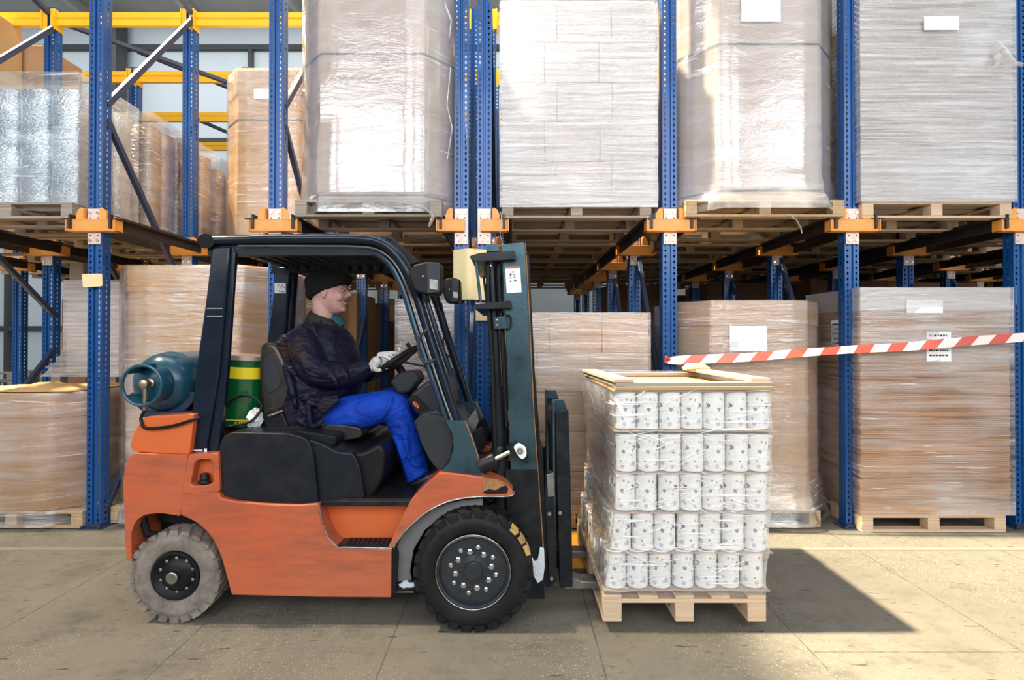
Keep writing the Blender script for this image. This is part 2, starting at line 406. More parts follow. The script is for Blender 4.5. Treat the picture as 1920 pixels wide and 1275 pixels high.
def m_can():
    """white tin printed with small flower sprays, wrapped round the can by angle and height"""
    t = NT('flower_printed_tin')
    x, y, z = t.xyz()
    an = t.math('MULTIPLY', t.math('ARCTAN2', x, y), .06)
    per = .06*2*PI/3
    u = t.math('MODULO', t.math('ADD', an, 10*per), per)
    c = (.88,.885,.88)
    wob = t.math('MULTIPLY', t.math('SUBTRACT', t.noise(70,2), .5), .012)
    spots = [(.024,.140,.0055,(.10,.04,.09)),(.034,.142,.0055,(.14,.06,.11)),(.029,.132,.006,(.09,.05,.10)),(.022,.131,.0045,(.16,.08,.13)),(.037,.128,.003,(.08,.09,.05)),(.041,.122,.0035,(.09,.10,.06)),(.085,.17,.006,(.62,.27,.10)),(.095,.115,.009,(.19,.17,.30)),(.035,.045,.012,(.42,.45,.62)),(.05,.04,.007,(.66,.62,.26)),(.11,.06,.005,(.25,.2,.25)),(.05,.095,.004,(.45,.2,.15)),(.10,.03,.010,(.45,.50,.62)),(.06,.165,.005,(.2,.2,.3))]
    for su, sz, r, cc in spots:
        du = t.math('ADD', t.math('SUBTRACT', u, su), wob); dz = t.math('ADD', t.math('SUBTRACT', z, sz), wob)
        d = t.math('SQRT', t.math('ADD', t.math('MULTIPLY', du, du), t.math('MULTIPLY', dz, dz)))
        r *= 1.25; c = t.mix(t.ramp(d, r*.75, r*1.05, .9, 0), c, cc)
    for su, sz, sl in ((.075,.13,.5),(.04,.09,-.15)):   # stems
        du = t.math('SUBTRACT', t.math('SUBTRACT', u, su), t.math('MULTIPLY', t.math('SUBTRACT', z, sz), -sl))
        k = t.math('MULTIPLY', t.math('LESS_THAN', t.math('ABSOLUTE', du), .0012), t.math('COMPARE', z, sz, .035))
        c = t.mix(t.math('MULTIPLY', k, .6), c, (.35,.33,.2))
    return t.done(t.bsdf(c, .28, 0, None, .5))
M['can'] = m_can()
def m_tape():
    t = NT('red_white_tape'); x, y, z = t.xyz()
    m = t.math('MODULO', t.math('ADD', t.math('SUBTRACT', x, t.math('MULTIPLY', z, 1.0)), 20), .26)
    return t.done(t.bsdf(t.mix(t.math('LESS_THAN', m, .13), (.74,.66,.63), (.55,.075,.05)), .3, 0, None, .5))
M['tape'] = m_tape()

def m_sun_dimmer():  # lets only part of the sun through, to dim it on the floor
    t = NT('sun_dimming_sheet'); tr = t.t.nodes.new('ShaderNodeBsdfTransparent'); tr.inputs[0].default_value = (1,.97,.92,1)
    mx = t.t.nodes.new('ShaderNodeMixShader'); mx.inputs[0].default_value = .58
    t.t.links.new(tr.outputs[0], mx.inputs[1]); t.t.links.new(t.bsdf((.6,.6,.58), .6), mx.inputs[2]); return t.done(mx.outputs[0])
M['roof'] = m_sun_dimmer()

M['ridge'] = (lambda t: t.done(t.bsdf((.93,.94,.95), .12, 0, None, .8)))(NT('film_ridge'))
# ================================================================ the setting
def struct(o): o['kind'] = 'structure'; return o
struct(MB().box(-15, 13, -7.5, 14, -.2, 0).build('floor', M['floor'], flat=True))
wb = struct(MB().box(-15, 13, 13.4, 13.6, 0, 10).build('wall_back', M['wall'], flat=True))
b = MB()
for z in (1.9, 6.6, 8.95): b.box(-15, 13, 13.28, 13.39, z-.05, z+.07)
for x in (-12.6, -9.9, -6.55, -3.3, 0, 3.3, 6.6): b.box(x-.05, x+.05, 13.27, 13.38, 0, 8.9)
struct(b.build('trim_1', M['frame'], flat=True))
b = MB(); b.box(-9.95, -9.55, 12.8, 13.2, 0, 9.5)
struct(b.build('trim_2', M['frame'], bevel=.01))
b = MB(); b.box(-15, 13, 7.4, 13.6, 9.75, 9.9); b.box(-1.3, 13, -7.5, 7.4, 9.75, 9.9)
struct(b.build('ceiling', M['ceil'], flat=True))
b = MB(); b.box(-15, -7.5, -7.5, 4.8, 9.75, 9.9); b.box(-7.5, -6.85, -7.5, 3.75, 9.75, 9.9); b.box(-6.85, -4.4, -7.5, 4.8, 9.75, 9.9)  # unseen sheets with a slot, added to shape where the sun lands
struct(b.build('ceiling', M['roof'], flat=True))
b = MB()
for x in (-13, -10.4, -7.8, -5.2, -2.6, 0, 2.6, 5.2, 7.8, 10.4): b.box(x-.06, x+.06, 7.4, 13.3, 9.5, 9.74)
for y in (9, 11.2): b.box(-15, 13, y-.05, y+.05, 9.35, 9.5)
struct(b.build('trim_3', M['ceil'], flat=True))
struct(MB().box(12.8, 13, -7.5, 13.6, 0, 9.9).build('wall_right', M['wall'], flat=True))
struct(MB().box(-15, -14.8, -7.5, 13.6, 0, 9.9).build('wall_left', M['wall'], flat=True))
# wall behind the photographer with tall gate openings
b = MB()
for x0, x1 in ((-15,-11.2),(-7.6,-6.6),(-2.6,-1.9),(1.9,2.6),(6.6,7.4),(11.5,13)): b.box(x0, x1, -7.5, -7.3, 0, 9.9)
b.box(-15, 13, -7.5, -7.3, 9.2, 9.9); b.box(-15, 13, -7.5, -7.3, 0, 3.5)
for x0, x1 in ((-11.2,-7.6),(-6.6,-2.6),(-1.9,1.9),(2.6,6.6),(7.4,11.5)):
    [b.box(x0, x1, -7.45, -7.35, zz_, zz_+.15) for zz_ in (3.1, 6.1)]; b.box((x0+x1)/2-.06, (x0+x1)/2+.06, -7.45, -7.35, 0, 9.2)
struct(b.build('wall_front', M['wall'], flat=True))

# painted line on the floor, and sunlight laid on it as a colour patch
x0, _, _ = W(1040, 1000, 4.4); x1 = W(1125, 1000, 4.4)[0]
def slab(name, x0, x1, y0, y1, m, label, cat, z=.003):
    o = MB().box(x0, x1, y0, y1, .0005, z).build(name, m, flat=True); return tag(o, label, cat)
pl = paint('pale_line_paint', (.20,.185,.13), .6, amt=.7, dirt=(.14,.128,.10), sc=5)
slab('floor_line', -6, 6, 4.16, 4.22, pl, 'faint worn pale yellow line painted along the floor before the racks', 'floor line')
slab('floor_sun_patch', .30, .80, 3.83, 4.56, paint('sunlit_floor_yellow', (.80,.40,.03), .45, amt=.3, dirt=(.6,.3,.05)), 'orange yellow sunlight patch painted on the floor between the fork carriage and the load', 'floor sun patch')  # sunlit floor, imitated by a saturated colour

# ================================================================ the rack
ROWX = [-6.77, -5.2, -3.64, -2.065, -.442, -.242, 1.377, 2.967, 4.44, 6.0, 7.56, 9.1]
ROWY = [4.65+1.32*k for k in range(6)]
def post_profile():
    o = [(-.0625,.1),(-.0625,0),(-.012,0),(-.008,.014),(.008,.014),(.012,0),(.0625,0),(.0625,.1)]
    i = [(.058,.1),(.058,.0045),(.0155,.0045),(.0115,.0185),(-.0115,.0185),(-.0155,.0045),(-.058,.0045),(-.058,.1)]
    return o+i
post_src = MB().prismz(post_profile(), 0, 6.3).build('post', M['blue'], flat=True)
COL.objects.unlink(post_src)
short_src = MB().prismz(post_profile(), 0, 5.38).build('post', M['blue'], flat=True); COL.objects.unlink(short_src)
def post_at(parent, Y):
    c = (post_src if Y < 5 else short_src).copy(); COL.objects.link(c); c.parent = parent; c.location = (0, Y-OFF[parent].y, 0); return c
def bracket(left, right):
    b = MB(); xl = -.215 if left else -.03; xr = .215 if right else .03
    b.box(xl, xr, -.05, -.046, 2.585, 2.675)                  # face of the arm
    b.box(xl, xr, -.05, .03, 2.675, 2.683); b.box(xl, xr, -.05, .03, 2.577, 2.585)
    for s, on in ((-1, left), (1, right)):
        if on:
            xe = s*.215
            b.box(min(xe, xe-s*.012), max(xe, xe-s*.012), -.06, .04, 2.577, 2.70)
            q = [(s*.075,2.683),(s*.135,2.683),(s*.135,2.72),(s*.115,2.765),(s*.085,2.785),(s*.075,2.76)]
            b.prism(q, -.045, -.035)
            b.box(min(s*.07,s*.078), max(s*.07,s*.078), -.045, .05, 2.683, 2.78)
    return b
def m_plate(z0, z1): return MB().box(-.056, .056, -.012, -.003, z0, z1)
def bolts(zs):
    b = MB()
    for z in zs:
        for x in (-.033, .033): b.cyl((x,-.024,z), (x,-.012,z), .011, 10)
    return b
BR = {}
for key in ((1,1),(1,0),(0,1)):
    o = bracket(*key).build('bracket', M['orbr'], bevel=.003, seg=1)
    p = m_plate(2.47, 2.78).build('clamp_plate', M['pink'], o); [MB().cyl((x_,-.024,z_), (x_,-.012,z_), .011, 10).build('bolt', M['chrome'], o) for z_ in (2.505,2.745) for x_ in (-.033,.033)]
    r = MB()
    for x in (-.033,.033):
        for z in (2.545, 2.70): r.cyl((x,-.0128,z),(x,-.0122,z), .007, 8)
    r.build('slot', M['ink'], o)
    BR[key] = o
used_br = set()
def bracket_at(parent, Y, key):
    src = BR[key]; loc = (0, Y-OFF[parent].y, 0)
    if key in used_br: dup(src, loc, parent)
    else: used_br.add(key); src.parent = parent; src.location = loc
rowdesc = ['at the far left edge, seen only deep below','second from far left, front post out of frame','carrying the small cream card at left','above and behind the forklift cab roof',
 'left of the close pair behind the mast','right of the close pair behind the mast','where the barrier tape is tied','in front of the rightmost sheet stack','at the right edge of the photo','first beyond right edge, seen deep below','second beyond right edge, seen deep below','third beyond right edge, seen deep below']
zl = {0:[(0,1,.1,2.3),(0,1,3.5,2.3)],1:[(0,1,.1,1.55),(0,1,3.0,1.9),(0,1,3.75,5.2),(1,2,3.6,1.95),(1,2,.15,1.45),(1,2,3.7,5.35)],2:[(0,1,.12,1.95),(0,1,3.6,1.95),(0,1,3.72,5.3)],3:[(0,1,.12,1.95),(0,1,3.55,1.95),(0,1,3.7,5.3),(1,2,.2,2.0)],
      4:[(0,1,.12,2.0),(0,1,3.6,2.0)],5:[(0,1,.12,2.0),(0,1,4.6,3.0)],6:[(0,1,.5,2.62),(1,2,.4,2.5)],7:[(0,1,.1,2.62),(1,2,.3,2.5)],8:[(0,1,.1,2.3),(1,2,.3,2.5)],9:[(1,2,.3,2.5)],10:[(2,3,.3,2.5)],11:[]}
for i, X in enumerate(ROWX):
    root = empty('rack_upright', (X, ROWY[0], 0), 'blue rack posts '+rowdesc[i], 'rack upright', 'upright rows of the blue rack')
    key = (1,0) if i == 4 else (0,1) if i == 5 else (1,1)
    for k, Y in enumerate(ROWY):
        if (i in (7, 8) and k > 4) or (i > 8 and k < 2): continue
        post_at(root, Y)
        bracket_at(root, Y, key)
        if k < 2:
            f = MB().box(X-.1, X+.1, Y-.05, Y+.14, 0, .008); f.prismz([(X-.06,Y-.02),(X+.06,Y-.02),(X+.06,Y+.1),(X-.06,Y+.1)], .008, .04)
            for sx in (-.075,.075): f.cyl((X+sx,Y-.03,.008),(X+sx,Y-.03,.03), .012, 10)
            f.build('foot_plate', M['brace'], root, bevel=.003)
    for a, c, za, zb in zl[i]:
        s = .045 if i != 4 else .0
        MB().beam((X+s, ROWY[a]+.06, za), (X+s, ROWY[c]+.05, zb), .045, .05, (1,0,0)).build('brace', M['brace'], root, bevel=.004)
# rails running back from the brackets
rail_side = {0:[1],1:[-1,1],2:[-1,1],3:[-1,1],4:[-1],5:[1],6:[-1,1],7:[-1,1],8:[-1,1],9:[-1,1],10:[-1,1],11:[-1]}
rn = 0
for i, X in enumerate(ROWX):
    for s in rail_side[i]:
        xo = X+s*.185
        b = MB().prism([(xo-s*.022,2.60),(xo,2.60),(xo,2.68),(xo+s*.055,2.68),(xo+s*.055,2.688),(xo-s*.008,2.688),(xo-s*.008,2.72),(xo-s*.022,2.72)], 4.58, 11.4)
        for k in range(60):
            y = 4.7+k*.1
            b.box(xo-s*.0225 if s>0 else xo+.0218, xo-s*.0218 if s>0 else xo+.0225, y-.012, y+.012, 2.64, 2.655)
        o = b.build('pallet_rail', M['rail'], flat=True)
        tag(o, '%s hand pallet rail on the posts %s' % ('left' if s < 0 else 'right', rowdesc[i]), 'rail', 'pallet rails of the rack')
# yellow top beams
depthw = {1:'nearest',2:'second',3:'third',4:'fourth'}
baydesc = ['at the far left edge of the photo','left of the front post by the silver bags','above the empty place between the two left posts','above the tall strapped carton beside the cab',None,'above the white boxes','above the strapped carton at right','above the stacked sheets at right']
beam_cache = {}
for i in range(8):
    if i == 4: continue
    xa, xb = ROWX[i]+.065, ROWX[i+1]-.065
    for k in (1,2,3,4):
        Y = ROWY[k]
        root = empty('rack_beam', (xa, Y, 5.25), '%s yellow cross beam %s' % (depthw[k], baydesc[i]), 'beam', 'yellow cross beams at the top')
        q = [(-.022,-.075),(.022,-.075),(.022,-.02),(.008,-.008),(.008,.008),(.022,.02),(.022,.075),(-.022,.075)]
        vs = []; 
        b = MB(); b.rings([[(x, Y+.03-yy, 5.25+zz) for yy, zz in q] for x in (xa+.01, xb-.01)])
        b.build('beam', M['yelbeam'], root, flat=True)
        for x, s in ((xa,1),(xb,-1)):
            MB().box(min(x,x+s*.012), max(x,x+s*.012), Y-.03, Y+.09, 5.12, 5.35).box(min(x-s*.05,x), max(x-s*.05,x), Y-.015, Y-.009, 5.12, 5.35).build('end_plate', M['yelbeam'], root, bevel=.002, seg=1)
# thin bracing rods at the top of the hall
rods = [((-5.2,5.97,5.25),(-2.1,8.6,4.9)), ((-5.15,7.3,5.6),(-2.2,9.9,5.1)), ((-3.55,9.9,5.05),(-2.2,7.3,4.95)), ((-5.3,4.65,5.75),(-5.2,5.97,5.3)), ((-3.6,5.97,5.3),(-3.75,4.7,5.9)), ((-5.1,8.6,4.3),(-3.6,8.6,3.6)), ((-3.6,9.9,3.4),(-2.2,9.9,4.3)), ((-3.9,11.2,5.1),(-5.1,8.6,5.2))]
rd = ['thin dark rod crossing from the left top beam toward the strapped cartons','thin dark rod high behind the left beams','dark rod rising to the right behind the second post','dark brace above the topmost left beam','dark brace above the beam by the second post','dark diagonal strut behind the silver bags','dark diagonal strut behind the carton with the paper label','short dark rod behind the left beams near the back wall']
for (a, c), l in zip(rods, rd):
    tag(MB().beam(a, c, .045, .045, (1,0,0)).build('bracing_rod', M['brace'], flat=True), l, 'rod')

# ================================================================ pallets
def pallet(X0, X1, Y0, Y1, Z0, label, along='x', wood='wood', simple=False, h=.144, nb=5, bw=.1, group=None):
    """along x: the boards run across the picture; along y: they run away from it"""
    root = empty('pallet', ((X0+X1)/2, (Y0+Y1)/2, Z0), label, 'pallet', group)
    m = M[wood]; t = .022; z1 = Z0+h; hb = h-3*t
    bm = []
    def put(name, b, jit=0):
        if simple: bm.append(b)
        else: b.build(name, m, root, bevel=.003, seg=1)
    if along == 'x':
        for k in range(nb):
            y = Y0+bw/2+(Y1-Y0-bw)*k/(nb-1); put('deck_board', MB().box(X0, X1, y-bw/2, y+bw/2, z1-t, z1))
        for k in range(3):
            x = X0+bw/2+(X1-X0-bw)*k/2
            put('stringer', MB().box(x-bw/2, x+bw/2, Y0, Y1, z1-2*t, z1-t))
            y = Y0+bw/2+(Y1-Y0-bw)*k/2
            put('bottom_board', MB().box(X0, X1, y-bw/2, y+bw/2, Z0, Z0+t))
    else:
        for k in range(nb):
            x = X0+bw/2+(X1-X0-bw)*k/(nb-1); put('deck_board', MB().box(x-bw/2, x+bw/2, Y0, Y1, z1-t, z1))
        for k in range(3):
            y = Y0+bw/2+(Y1-Y0-bw)*k/2
            put('stringer', MB().box(X0, X1, y-bw/2, y+bw/2, z1-2*t, z1-t))
            x = X0+bw/2+(X1-X0-bw)*k/2
            put('bottom_board', MB().box(x-bw/2, x+bw/2, Y0, Y1, Z0, Z0+t))
    for i in range(3):
        for j in range(3):
            x = X0+bw/2+(X1-X0-bw)*i/2; y = Y0+bw/2+(Y1-Y0-bw)*j/2
            put('block', MB().box(x-bw/2, x+bw/2, y-bw/2, y+bw/2, Z0+t, z1-2*t))
    if simple:
        a = MB()
        for b in bm: a.add(b.v, b.f)
        a.build('boards', m, root, flat=True)
    return root

# ================================================================ wrapped loads
def grid_face_box(X0, X1, Y0, Y1, Z0, Z1, ch, flare=0, wob=.006, rnd=None, nz=14, topcap=True, flh=.12, flx=None):
    """a film skin round an (eight cornered) load: rings of points with small creases"""
    rnd = rnd or random.Random(int(abs(X0*100))+int(Z0*10)+int(Y0*7))
    def ring(z, e):
        c = ch
        base = [(X0-e,Y0+c),(X0+c,Y0-e),(X1-c,Y0-e),(X1+e,Y0+c),(X1+e,Y1-c),(X1-c,Y1+e),(X0+c,Y1+e),(X0-e,Y1-c)] if ch > 0 else [(X0-e,Y0-e),(X1+e,Y0-e),(X1+e,Y1+e),(X0-e,Y1+e)]
        out = []
        m = len(base)
        for i in range(m):
            a, b = base[i], base[(i+1)%m]
            k = 5
            for j in range(k):
                t = j/k; q = rnd.uniform(-wob, wob) if j else 0
                out.append((a[0]+(b[0]-a[0])*t+q, a[1]+(b[1]-a[1])*t+q*.7, z))
        return out
    rs = []
    for k in range(nz+1):
        z = Z0+(Z1-Z0)*k/nz; e = .012
        if flare: e += flare*max(0, 1-(z-Z0)/flh)**1.6 if z-Z0 < flh else 0
        rs.append(ring(z, e))
    if flare: rs[1:1] = [ring(Z0+flh*.35, .012+flare*.8), ring(Z0+flh*.7, .012+flare*.3)]; rs = sorted(rs, key=lambda r: r[0][2])
    b = MB(); b.rings(rs, cap=False)
    n = len(rs[0]); base = len(b.v)-n
    if topcap: b.f.append(tuple(range(base, base+n)))
    return b
def film(X0, X1, Y0, Y1, Z0, Z1, label, m='film', ch=0, **kw):
    o = grid_face_box(X0, X1, Y0, Y1, Z0, Z1, ch, **kw).build('stretch_film', M[m], angle=50)
    return tag(o, label, 'stretch film')
def octagon(X0, X1, Y0, Y1, c):
    return [(X0,Y0+c),(X0+c,Y0),(X1-c,Y0),(X1,Y0+c),(X1,Y1-c),(X1-c,Y1),(X0+c,Y1),(X0,Y1-c)]
def ogrow(pts, e):
    cx = sum(p[0] for p in pts)/len(pts); cy = sum(p[1] for p in pts)/len(pts)
    return [(p[0]+e*(1 if p[0]>cx else -1), p[1]+e*(1 if p[1]>cy else -1)) for p in pts]
def octbox(X0, X1, Y0, Y1, Z0, Z1, c, label, mat='cardgrey', lid=.25, straps=(), labels=(), cat='carton'):
    root = empty('octagonal_carton', ((X0+X1)/2, (Y0+Y1)/2, Z0), label, cat, 'large octagonal cartons')
    p = octagon(X0, X1, Y0, Y1, c)
    MB().prismz(p, Z0, Z1-(.02 if lid else 0)).build('body', M[mat], root, bevel=.012)
    if lid: MB().prismz(ogrow(p, .008), Z1-lid, Z1).build('lid', M[mat], root, bevel=.01)
    for z in straps:
        q = ogrow(p, .0045); q2 = ogrow(p, .001)
        b = MB(); b.prismz(q, z-.008, z+.008); b.build('strap', M['strap'], root, flat=True)
    for (xa, xb, za, zb) in labels:
        o = MB().box(xa, xb, Y0-.0235, Y0-.022, za, zb).build('paper_label', M['white'], root, flat=True)
    return root
def paperlabel(name, x0, x1, Y, z0, z1, parent=None, marks=0, m='white', rnd=R):
    o = MB().box(x0, x1, Y-.002, Y, z0, z1).build(name, M[m], parent, flat=True)
    if marks:
        b = MB(); h = (z1-z0)/(marks+1)
        for k in range(marks):
            z = z1-h*(k+.75); x = x0+(x1-x0)*.1
            while x < x1-(x1-x0)*.15:
                w = rnd.uniform(.008,.03); b.box(x, min(x+w, x1-.005), Y-.0032, Y-.002, z-h*.18, z+h*.18); x += w+.008
        b.build('print', M['ink'], o, flat=True)
    return o
PZ = 2.69   # where pallets rest on the rails
PT = PZ+.144

# ---- bay of the silver bags (upper left)
pallet(-4.98, -3.82, 4.62, 5.44, PZ, 'weathered pallet under the silver wrapped bags, upper left corner', 'x', 'greywood')
def bagload(X0, X1, Y0, Y1, Z0, Z1, label, mat, n=4, nd=3):
    root = empty('wrapped_bag_bundle', ((X0+X1)/2, (Y0+Y1)/2, Z0), label, 'bag bundle', 'foil bag bundles')
    w = (X1-X0)/n; d = (Y1-Y0)/nd
    for i in range(n):
        for j in range(nd):
            if 0 < i < n-1 and 0 < j < nd-1: continue
            cx, cy = X0+w*(i+.5), Y0+d*(j+.5)
            rs = []
            for k in range(11):
                z = Z0+(Z1-.12-Z0)*k/10; e = 1+.03*math.sin(k*1.7+i*2+j)
                rs.append([(cx+w*.5*e*abs(math.cos(a))**.6*(1 if math.cos(a)>0 else -1), cy+d*.5*e*abs(math.sin(a))**.6*(1 if math.sin(a)>0 else -1), z) for a in [2*PI*q/16 for q in range(16)]])
            MB().rings(rs).build('bag', M[mat], root)
    return root
bagload(-4.95, -3.84, 4.70, 5.42, PT, 3.98, 'silver bubble foil bags standing on the pallet in the upper left corner', 'foil')
film(-4.96, -3.83, 4.69, 5.43, PT-.06, 4.0, 'milky stretch film around the silver bags in the upper left corner', 'filmthin', wob=.012)
for n_, (a, c) in enumerate(((5.5,6.72),(6.8,8.0),(8.1,9.3))):
    w = ['second','third','fourth'][n_]
    pallet(-4.98, -3.8, a, c, PZ, '%s pallet back in the far left bay of the upper level' % w, 'x', 'wood', simple=True)
    bagload(-4.95, -3.76, a+.02, c-.02, PT, 4.0-.05*n_, 'brownish foil bag bundle, %s load back behind the silver bags' % w, 'foilbrown', 4, 5)
    film(-4.96, -3.745, a+.01, c-.01, PT-.06, 4.0-.03*n_, 'stretch film around the %s load back behind the silver bags' % w, 'filmthin', wob=.015)
    pallet(-4.98, -3.8, a, c, PZ+1.5, '', simple=True) if False else None
for n_, (x0,x1,y0,y1,z1,l) in enumerate(((-6.62,-5.62,5.5,6.1,5.2,'brown carton at the top left edge above the silver bags, nearer one'),(-6.62,-5.42,6.14,6.7,5.05,'brown carton at the top left edge, just behind the nearer one'))):
    o = MB().box(x0,x1,y0,y1,PT,z1).build('carton', M['cardgold' if n_==0 else 'card'], bevel=.01); tag(o, l, 'carton')
pallet(-6.62, -5.4, 5.5, 6.7, PZ, 'pallet under the two brown cartons at the top left edge', 'x', simple=True)
tag(MB().box(-5.615,-5.605,5.78,5.80,PT,5.2).build('carton_strap', M['white'], flat=True), 'white strap down the side of the top left brown carton', 'strap')

# ---- second bay: carton with label, set back
pallet(-3.42, -2.26, 6.2, 7.4, PZ, 'pallet under the carton with a small paper label, set back behind the second post', 'x')
z = WZ(225, 6.2)
octbox(-3.42, -2.26, 6.2, 7.4, PT, WZ(131, 6.2), .22, 'octagonal brown carton with a small paper label and one strap, set back at upper left', 'cardgold', lid=.3, straps=(z,), labels=((WX(476,6.2), WX(522,6.2), WZ(187,6.2), WZ(168,6.2)),))
film(-3.43, -2.25, 6.19, 7.41, PZ+.04, WZ(129,6.2), 'clear film around the carton with small paper label at upper left', 'filmthin', ch=.22)
# ---- third bay: big strapped carton
pallet(WX(552,4.55), WX(828,4.55), 4.55, 5.75, PZ, 'pallet under the big strapped carton above the forklift cab', 'x', 'greywood')
X0, X1 = WX(567,4.78), WX(850,4.75)
octbox(X0, X1, 4.56, 5.8, PT, 5.1, .24, 'tall octagonal carton with two straps above the forklift cab', 'cardgrey', lid=0, straps=(WZ(101,4.56), WZ(366,4.56)))
film(X0, X1, 4.55, 5.81, PZ+.03, 5.12, 'shiny torn stretch film around the tall carton above the forklift cab', 'filmsmooth', ch=.24, flare=.05, flh=.25, wob=.008)
# ---- bay above the mast: white cartons in five layers
DX0, DX1 = WX(940,4.6), WX(1230,4.6)
pallet(WX(941,4.6), WX(1222,4.6), 4.6, 5.8, PZ, 'pallet under the white cartons above the mast', 'x', 'greywood')
zs = [PT+.0, WZ(303,4.6), WZ(228,4.6), WZ(154,4.6), WZ(79,4.6), WZ(4,4.6)]
def cartons(x0, x1, y0, y1, zs, mat, phrase, splits, group, nd=2):
    lay = ['bottom','second','third','fourth','top'] if len(zs) == 6 else ['bottom','second','third','top']
    for k in range(len(zs)-1):
        cuts = [0]+list(splits[k%len(splits)])+[1]
        for j in range(len(cuts)-1):
            for d in range(nd):
                xa, xb = x0+(x1-x0)*cuts[j], x0+(x1-x0)*cuts[j+1]
                ya, yb = y0+(y1-y0)*d/nd, y0+(y1-y0)*(d+1)/nd
                o = MB().box(xa+.0015, xb-.0015, ya+.002, yb-.002, zs[k]+.001, zs[k+1]-.0015).build('carton', M[mat], bevel=.005, seg=1)
                pos = ['left','middle','right'][j] if len(cuts) == 4 else ['left','right'][j]
                tag(o, '%s %s carton in the %s layer of %s' % (pos, 'front' if d == 0 else 'rear', lay[k], phrase), 'carton', group)
cartons(DX0, DX1, 4.6, 5.78, zs, 'cardwhite', 'the white stack above the mast', [(.355,.715),(.28,.64),(.36,.72),(.28,.635),(.36,.715)], 'white cartons above the mast')
film(DX0-.003, DX1+.003, 4.595, 5.785, PZ+.09, zs[-1]+.005, 'milky stretch film around the white cartons above the mast', 'filmheavy', wob=.004)
# ---- right of it: carton with white label
pallet(WX(1286,4.55), WX(1585,4.55), 4.55, 5.75, PZ, 'pallet under the strapped carton with the big white label', 'x', 'wood')
X0, X1 = WX(1276,4.8), WX(1563,4.8)
octbox(X0, X1, 4.57, 5.8, PT, 5.1, .26, 'tall octagonal carton with a big white label and two straps at upper right', 'cardgrey', lid=0, straps=(WZ(83,4.57), WZ(358,4.57)), labels=((WX(1391,4.56), WX(1465,4.56), WZ(42,4.56), WZ(-30,4.56)),))
film(X0, X1, 4.56, 5.81, PZ+.05, 5.12, 'smooth glossy film around the carton with the big white label, flared over its pallet', 'filmsmooth', ch=.26, flare=.11, flh=.3)
# ---- rightmost: stack of flat sheets
FX0, FX1 = WX(1615,4.6), WX(1903,4.6)
pallet(WX(1618,4.6), WX(1899,4.6), 4.6, 5.8, PZ, 'pale new pallet under the sheet stack at upper right', 'x', 'palewood')
def sheetstack(X0, X1, Y0, Y1, Z0, Z1, label, mat, n=70, seed=1):
    rnd = random.Random(seed); root = empty('sheet_stack', ((X0+X1)/2,(Y0+Y1)/2,Z0), label, 'sheet stack', 'stacks of flat cardboard')
    b = MB(); h = (Z1-Z0)/n
    for k in range(n):
        e = rnd.uniform(-.004,.004); b.box(X0+e, X1+e+rnd.uniform(-.006,.004), Y0+rnd.uniform(0,.004), Y1, Z0+h*k+.0006, Z0+h*(k+1)-.0012)
    o = b.build('cardboard_sheets', M[mat], root, flat=True); o['kind'] = 'stuff'
    return root
r = sheetstack(FX0, FX1, 4.6, 5.8, PT, 5.0, 'tall stack of flat cardboard sheets in cloudy film at upper right', 'sheetspale', 80, 3)
MB().box(FX0-.002, FX1+.004, 4.594, 5.8, PT+.001, WZ(293,4.6)).build('cover_sheet', M['cardwhite'], r, flat=True)
film(FX0, FX1, 4.59, 5.81, PT-.01, 5.02, 'cloudy stretch film around the sheet stack at upper right', 'filmheavy', wob=.006)
paperlabel('paper_label', WX(1737,4.56), WX(1803,4.56), 4.565, WZ(56,4.56), WZ(30,4.56)); o = bpy.data.objects['paper_label'] if 'paper_label' in bpy.data.objects else None
for o in COL.objects:
    if o.name.startswith('paper_label') and not o.parent: tag(o, 'small white paper label near the top of the upper right sheet stack', 'label')
# loose tufts of film
def tuft(pts, r, label, seed=0):
    rnd = random.Random(seed); b = MB()
    for q in pts:
        n = len(q); w = [r*rnd.uniform(.5,1.2)*(1-.35*k/n) for k in range(n)]
        b.tube([(p[0]+rnd.uniform(-.008,.008), p[1]+rnd.uniform(-.01,.01), p[2]) for p in q], w, 7, .18)
    o = b.build('film_tail', M['filmheavy'], angle=80); return tag(o, label, 'film scrap')
tuft([[W(1862,84,4.56),W(1880,100,4.5),W(1900,118,4.47),W(1917,122,4.45)],[W(1862,86,4.56),W(1872,112,4.5),W(1862,132,4.46)]], .045, 'knotted tail of film sticking out at the upper right sheet stack', 2)
tuft([[W(1478,402,4.54),W(1492,412,4.5),W(1500,428,4.5),W(1503,438,4.5)]], .022, 'small film tail hanging below the upper right carton pallet', 4)
tuft([[W(938,398,4.56),W(943,420,4.53),W(936,440,4.53),W(942,462,4.53)]], .018, 'twisted film scrap hanging from the bracket right of the mast top', 5)
tuft([[W(836,10,4.5),W(846,40,4.5),W(842,70,4.5)],[W(846,130,4.56),W(838,200,4.53),W(848,240,4.5),W(840,300,4.52)],[W(800,392,4.5),W(812,405,4.47),W(806,425,4.47)]], .035, 'torn film flaps down the right side of the strapped carton above the cab', 6)

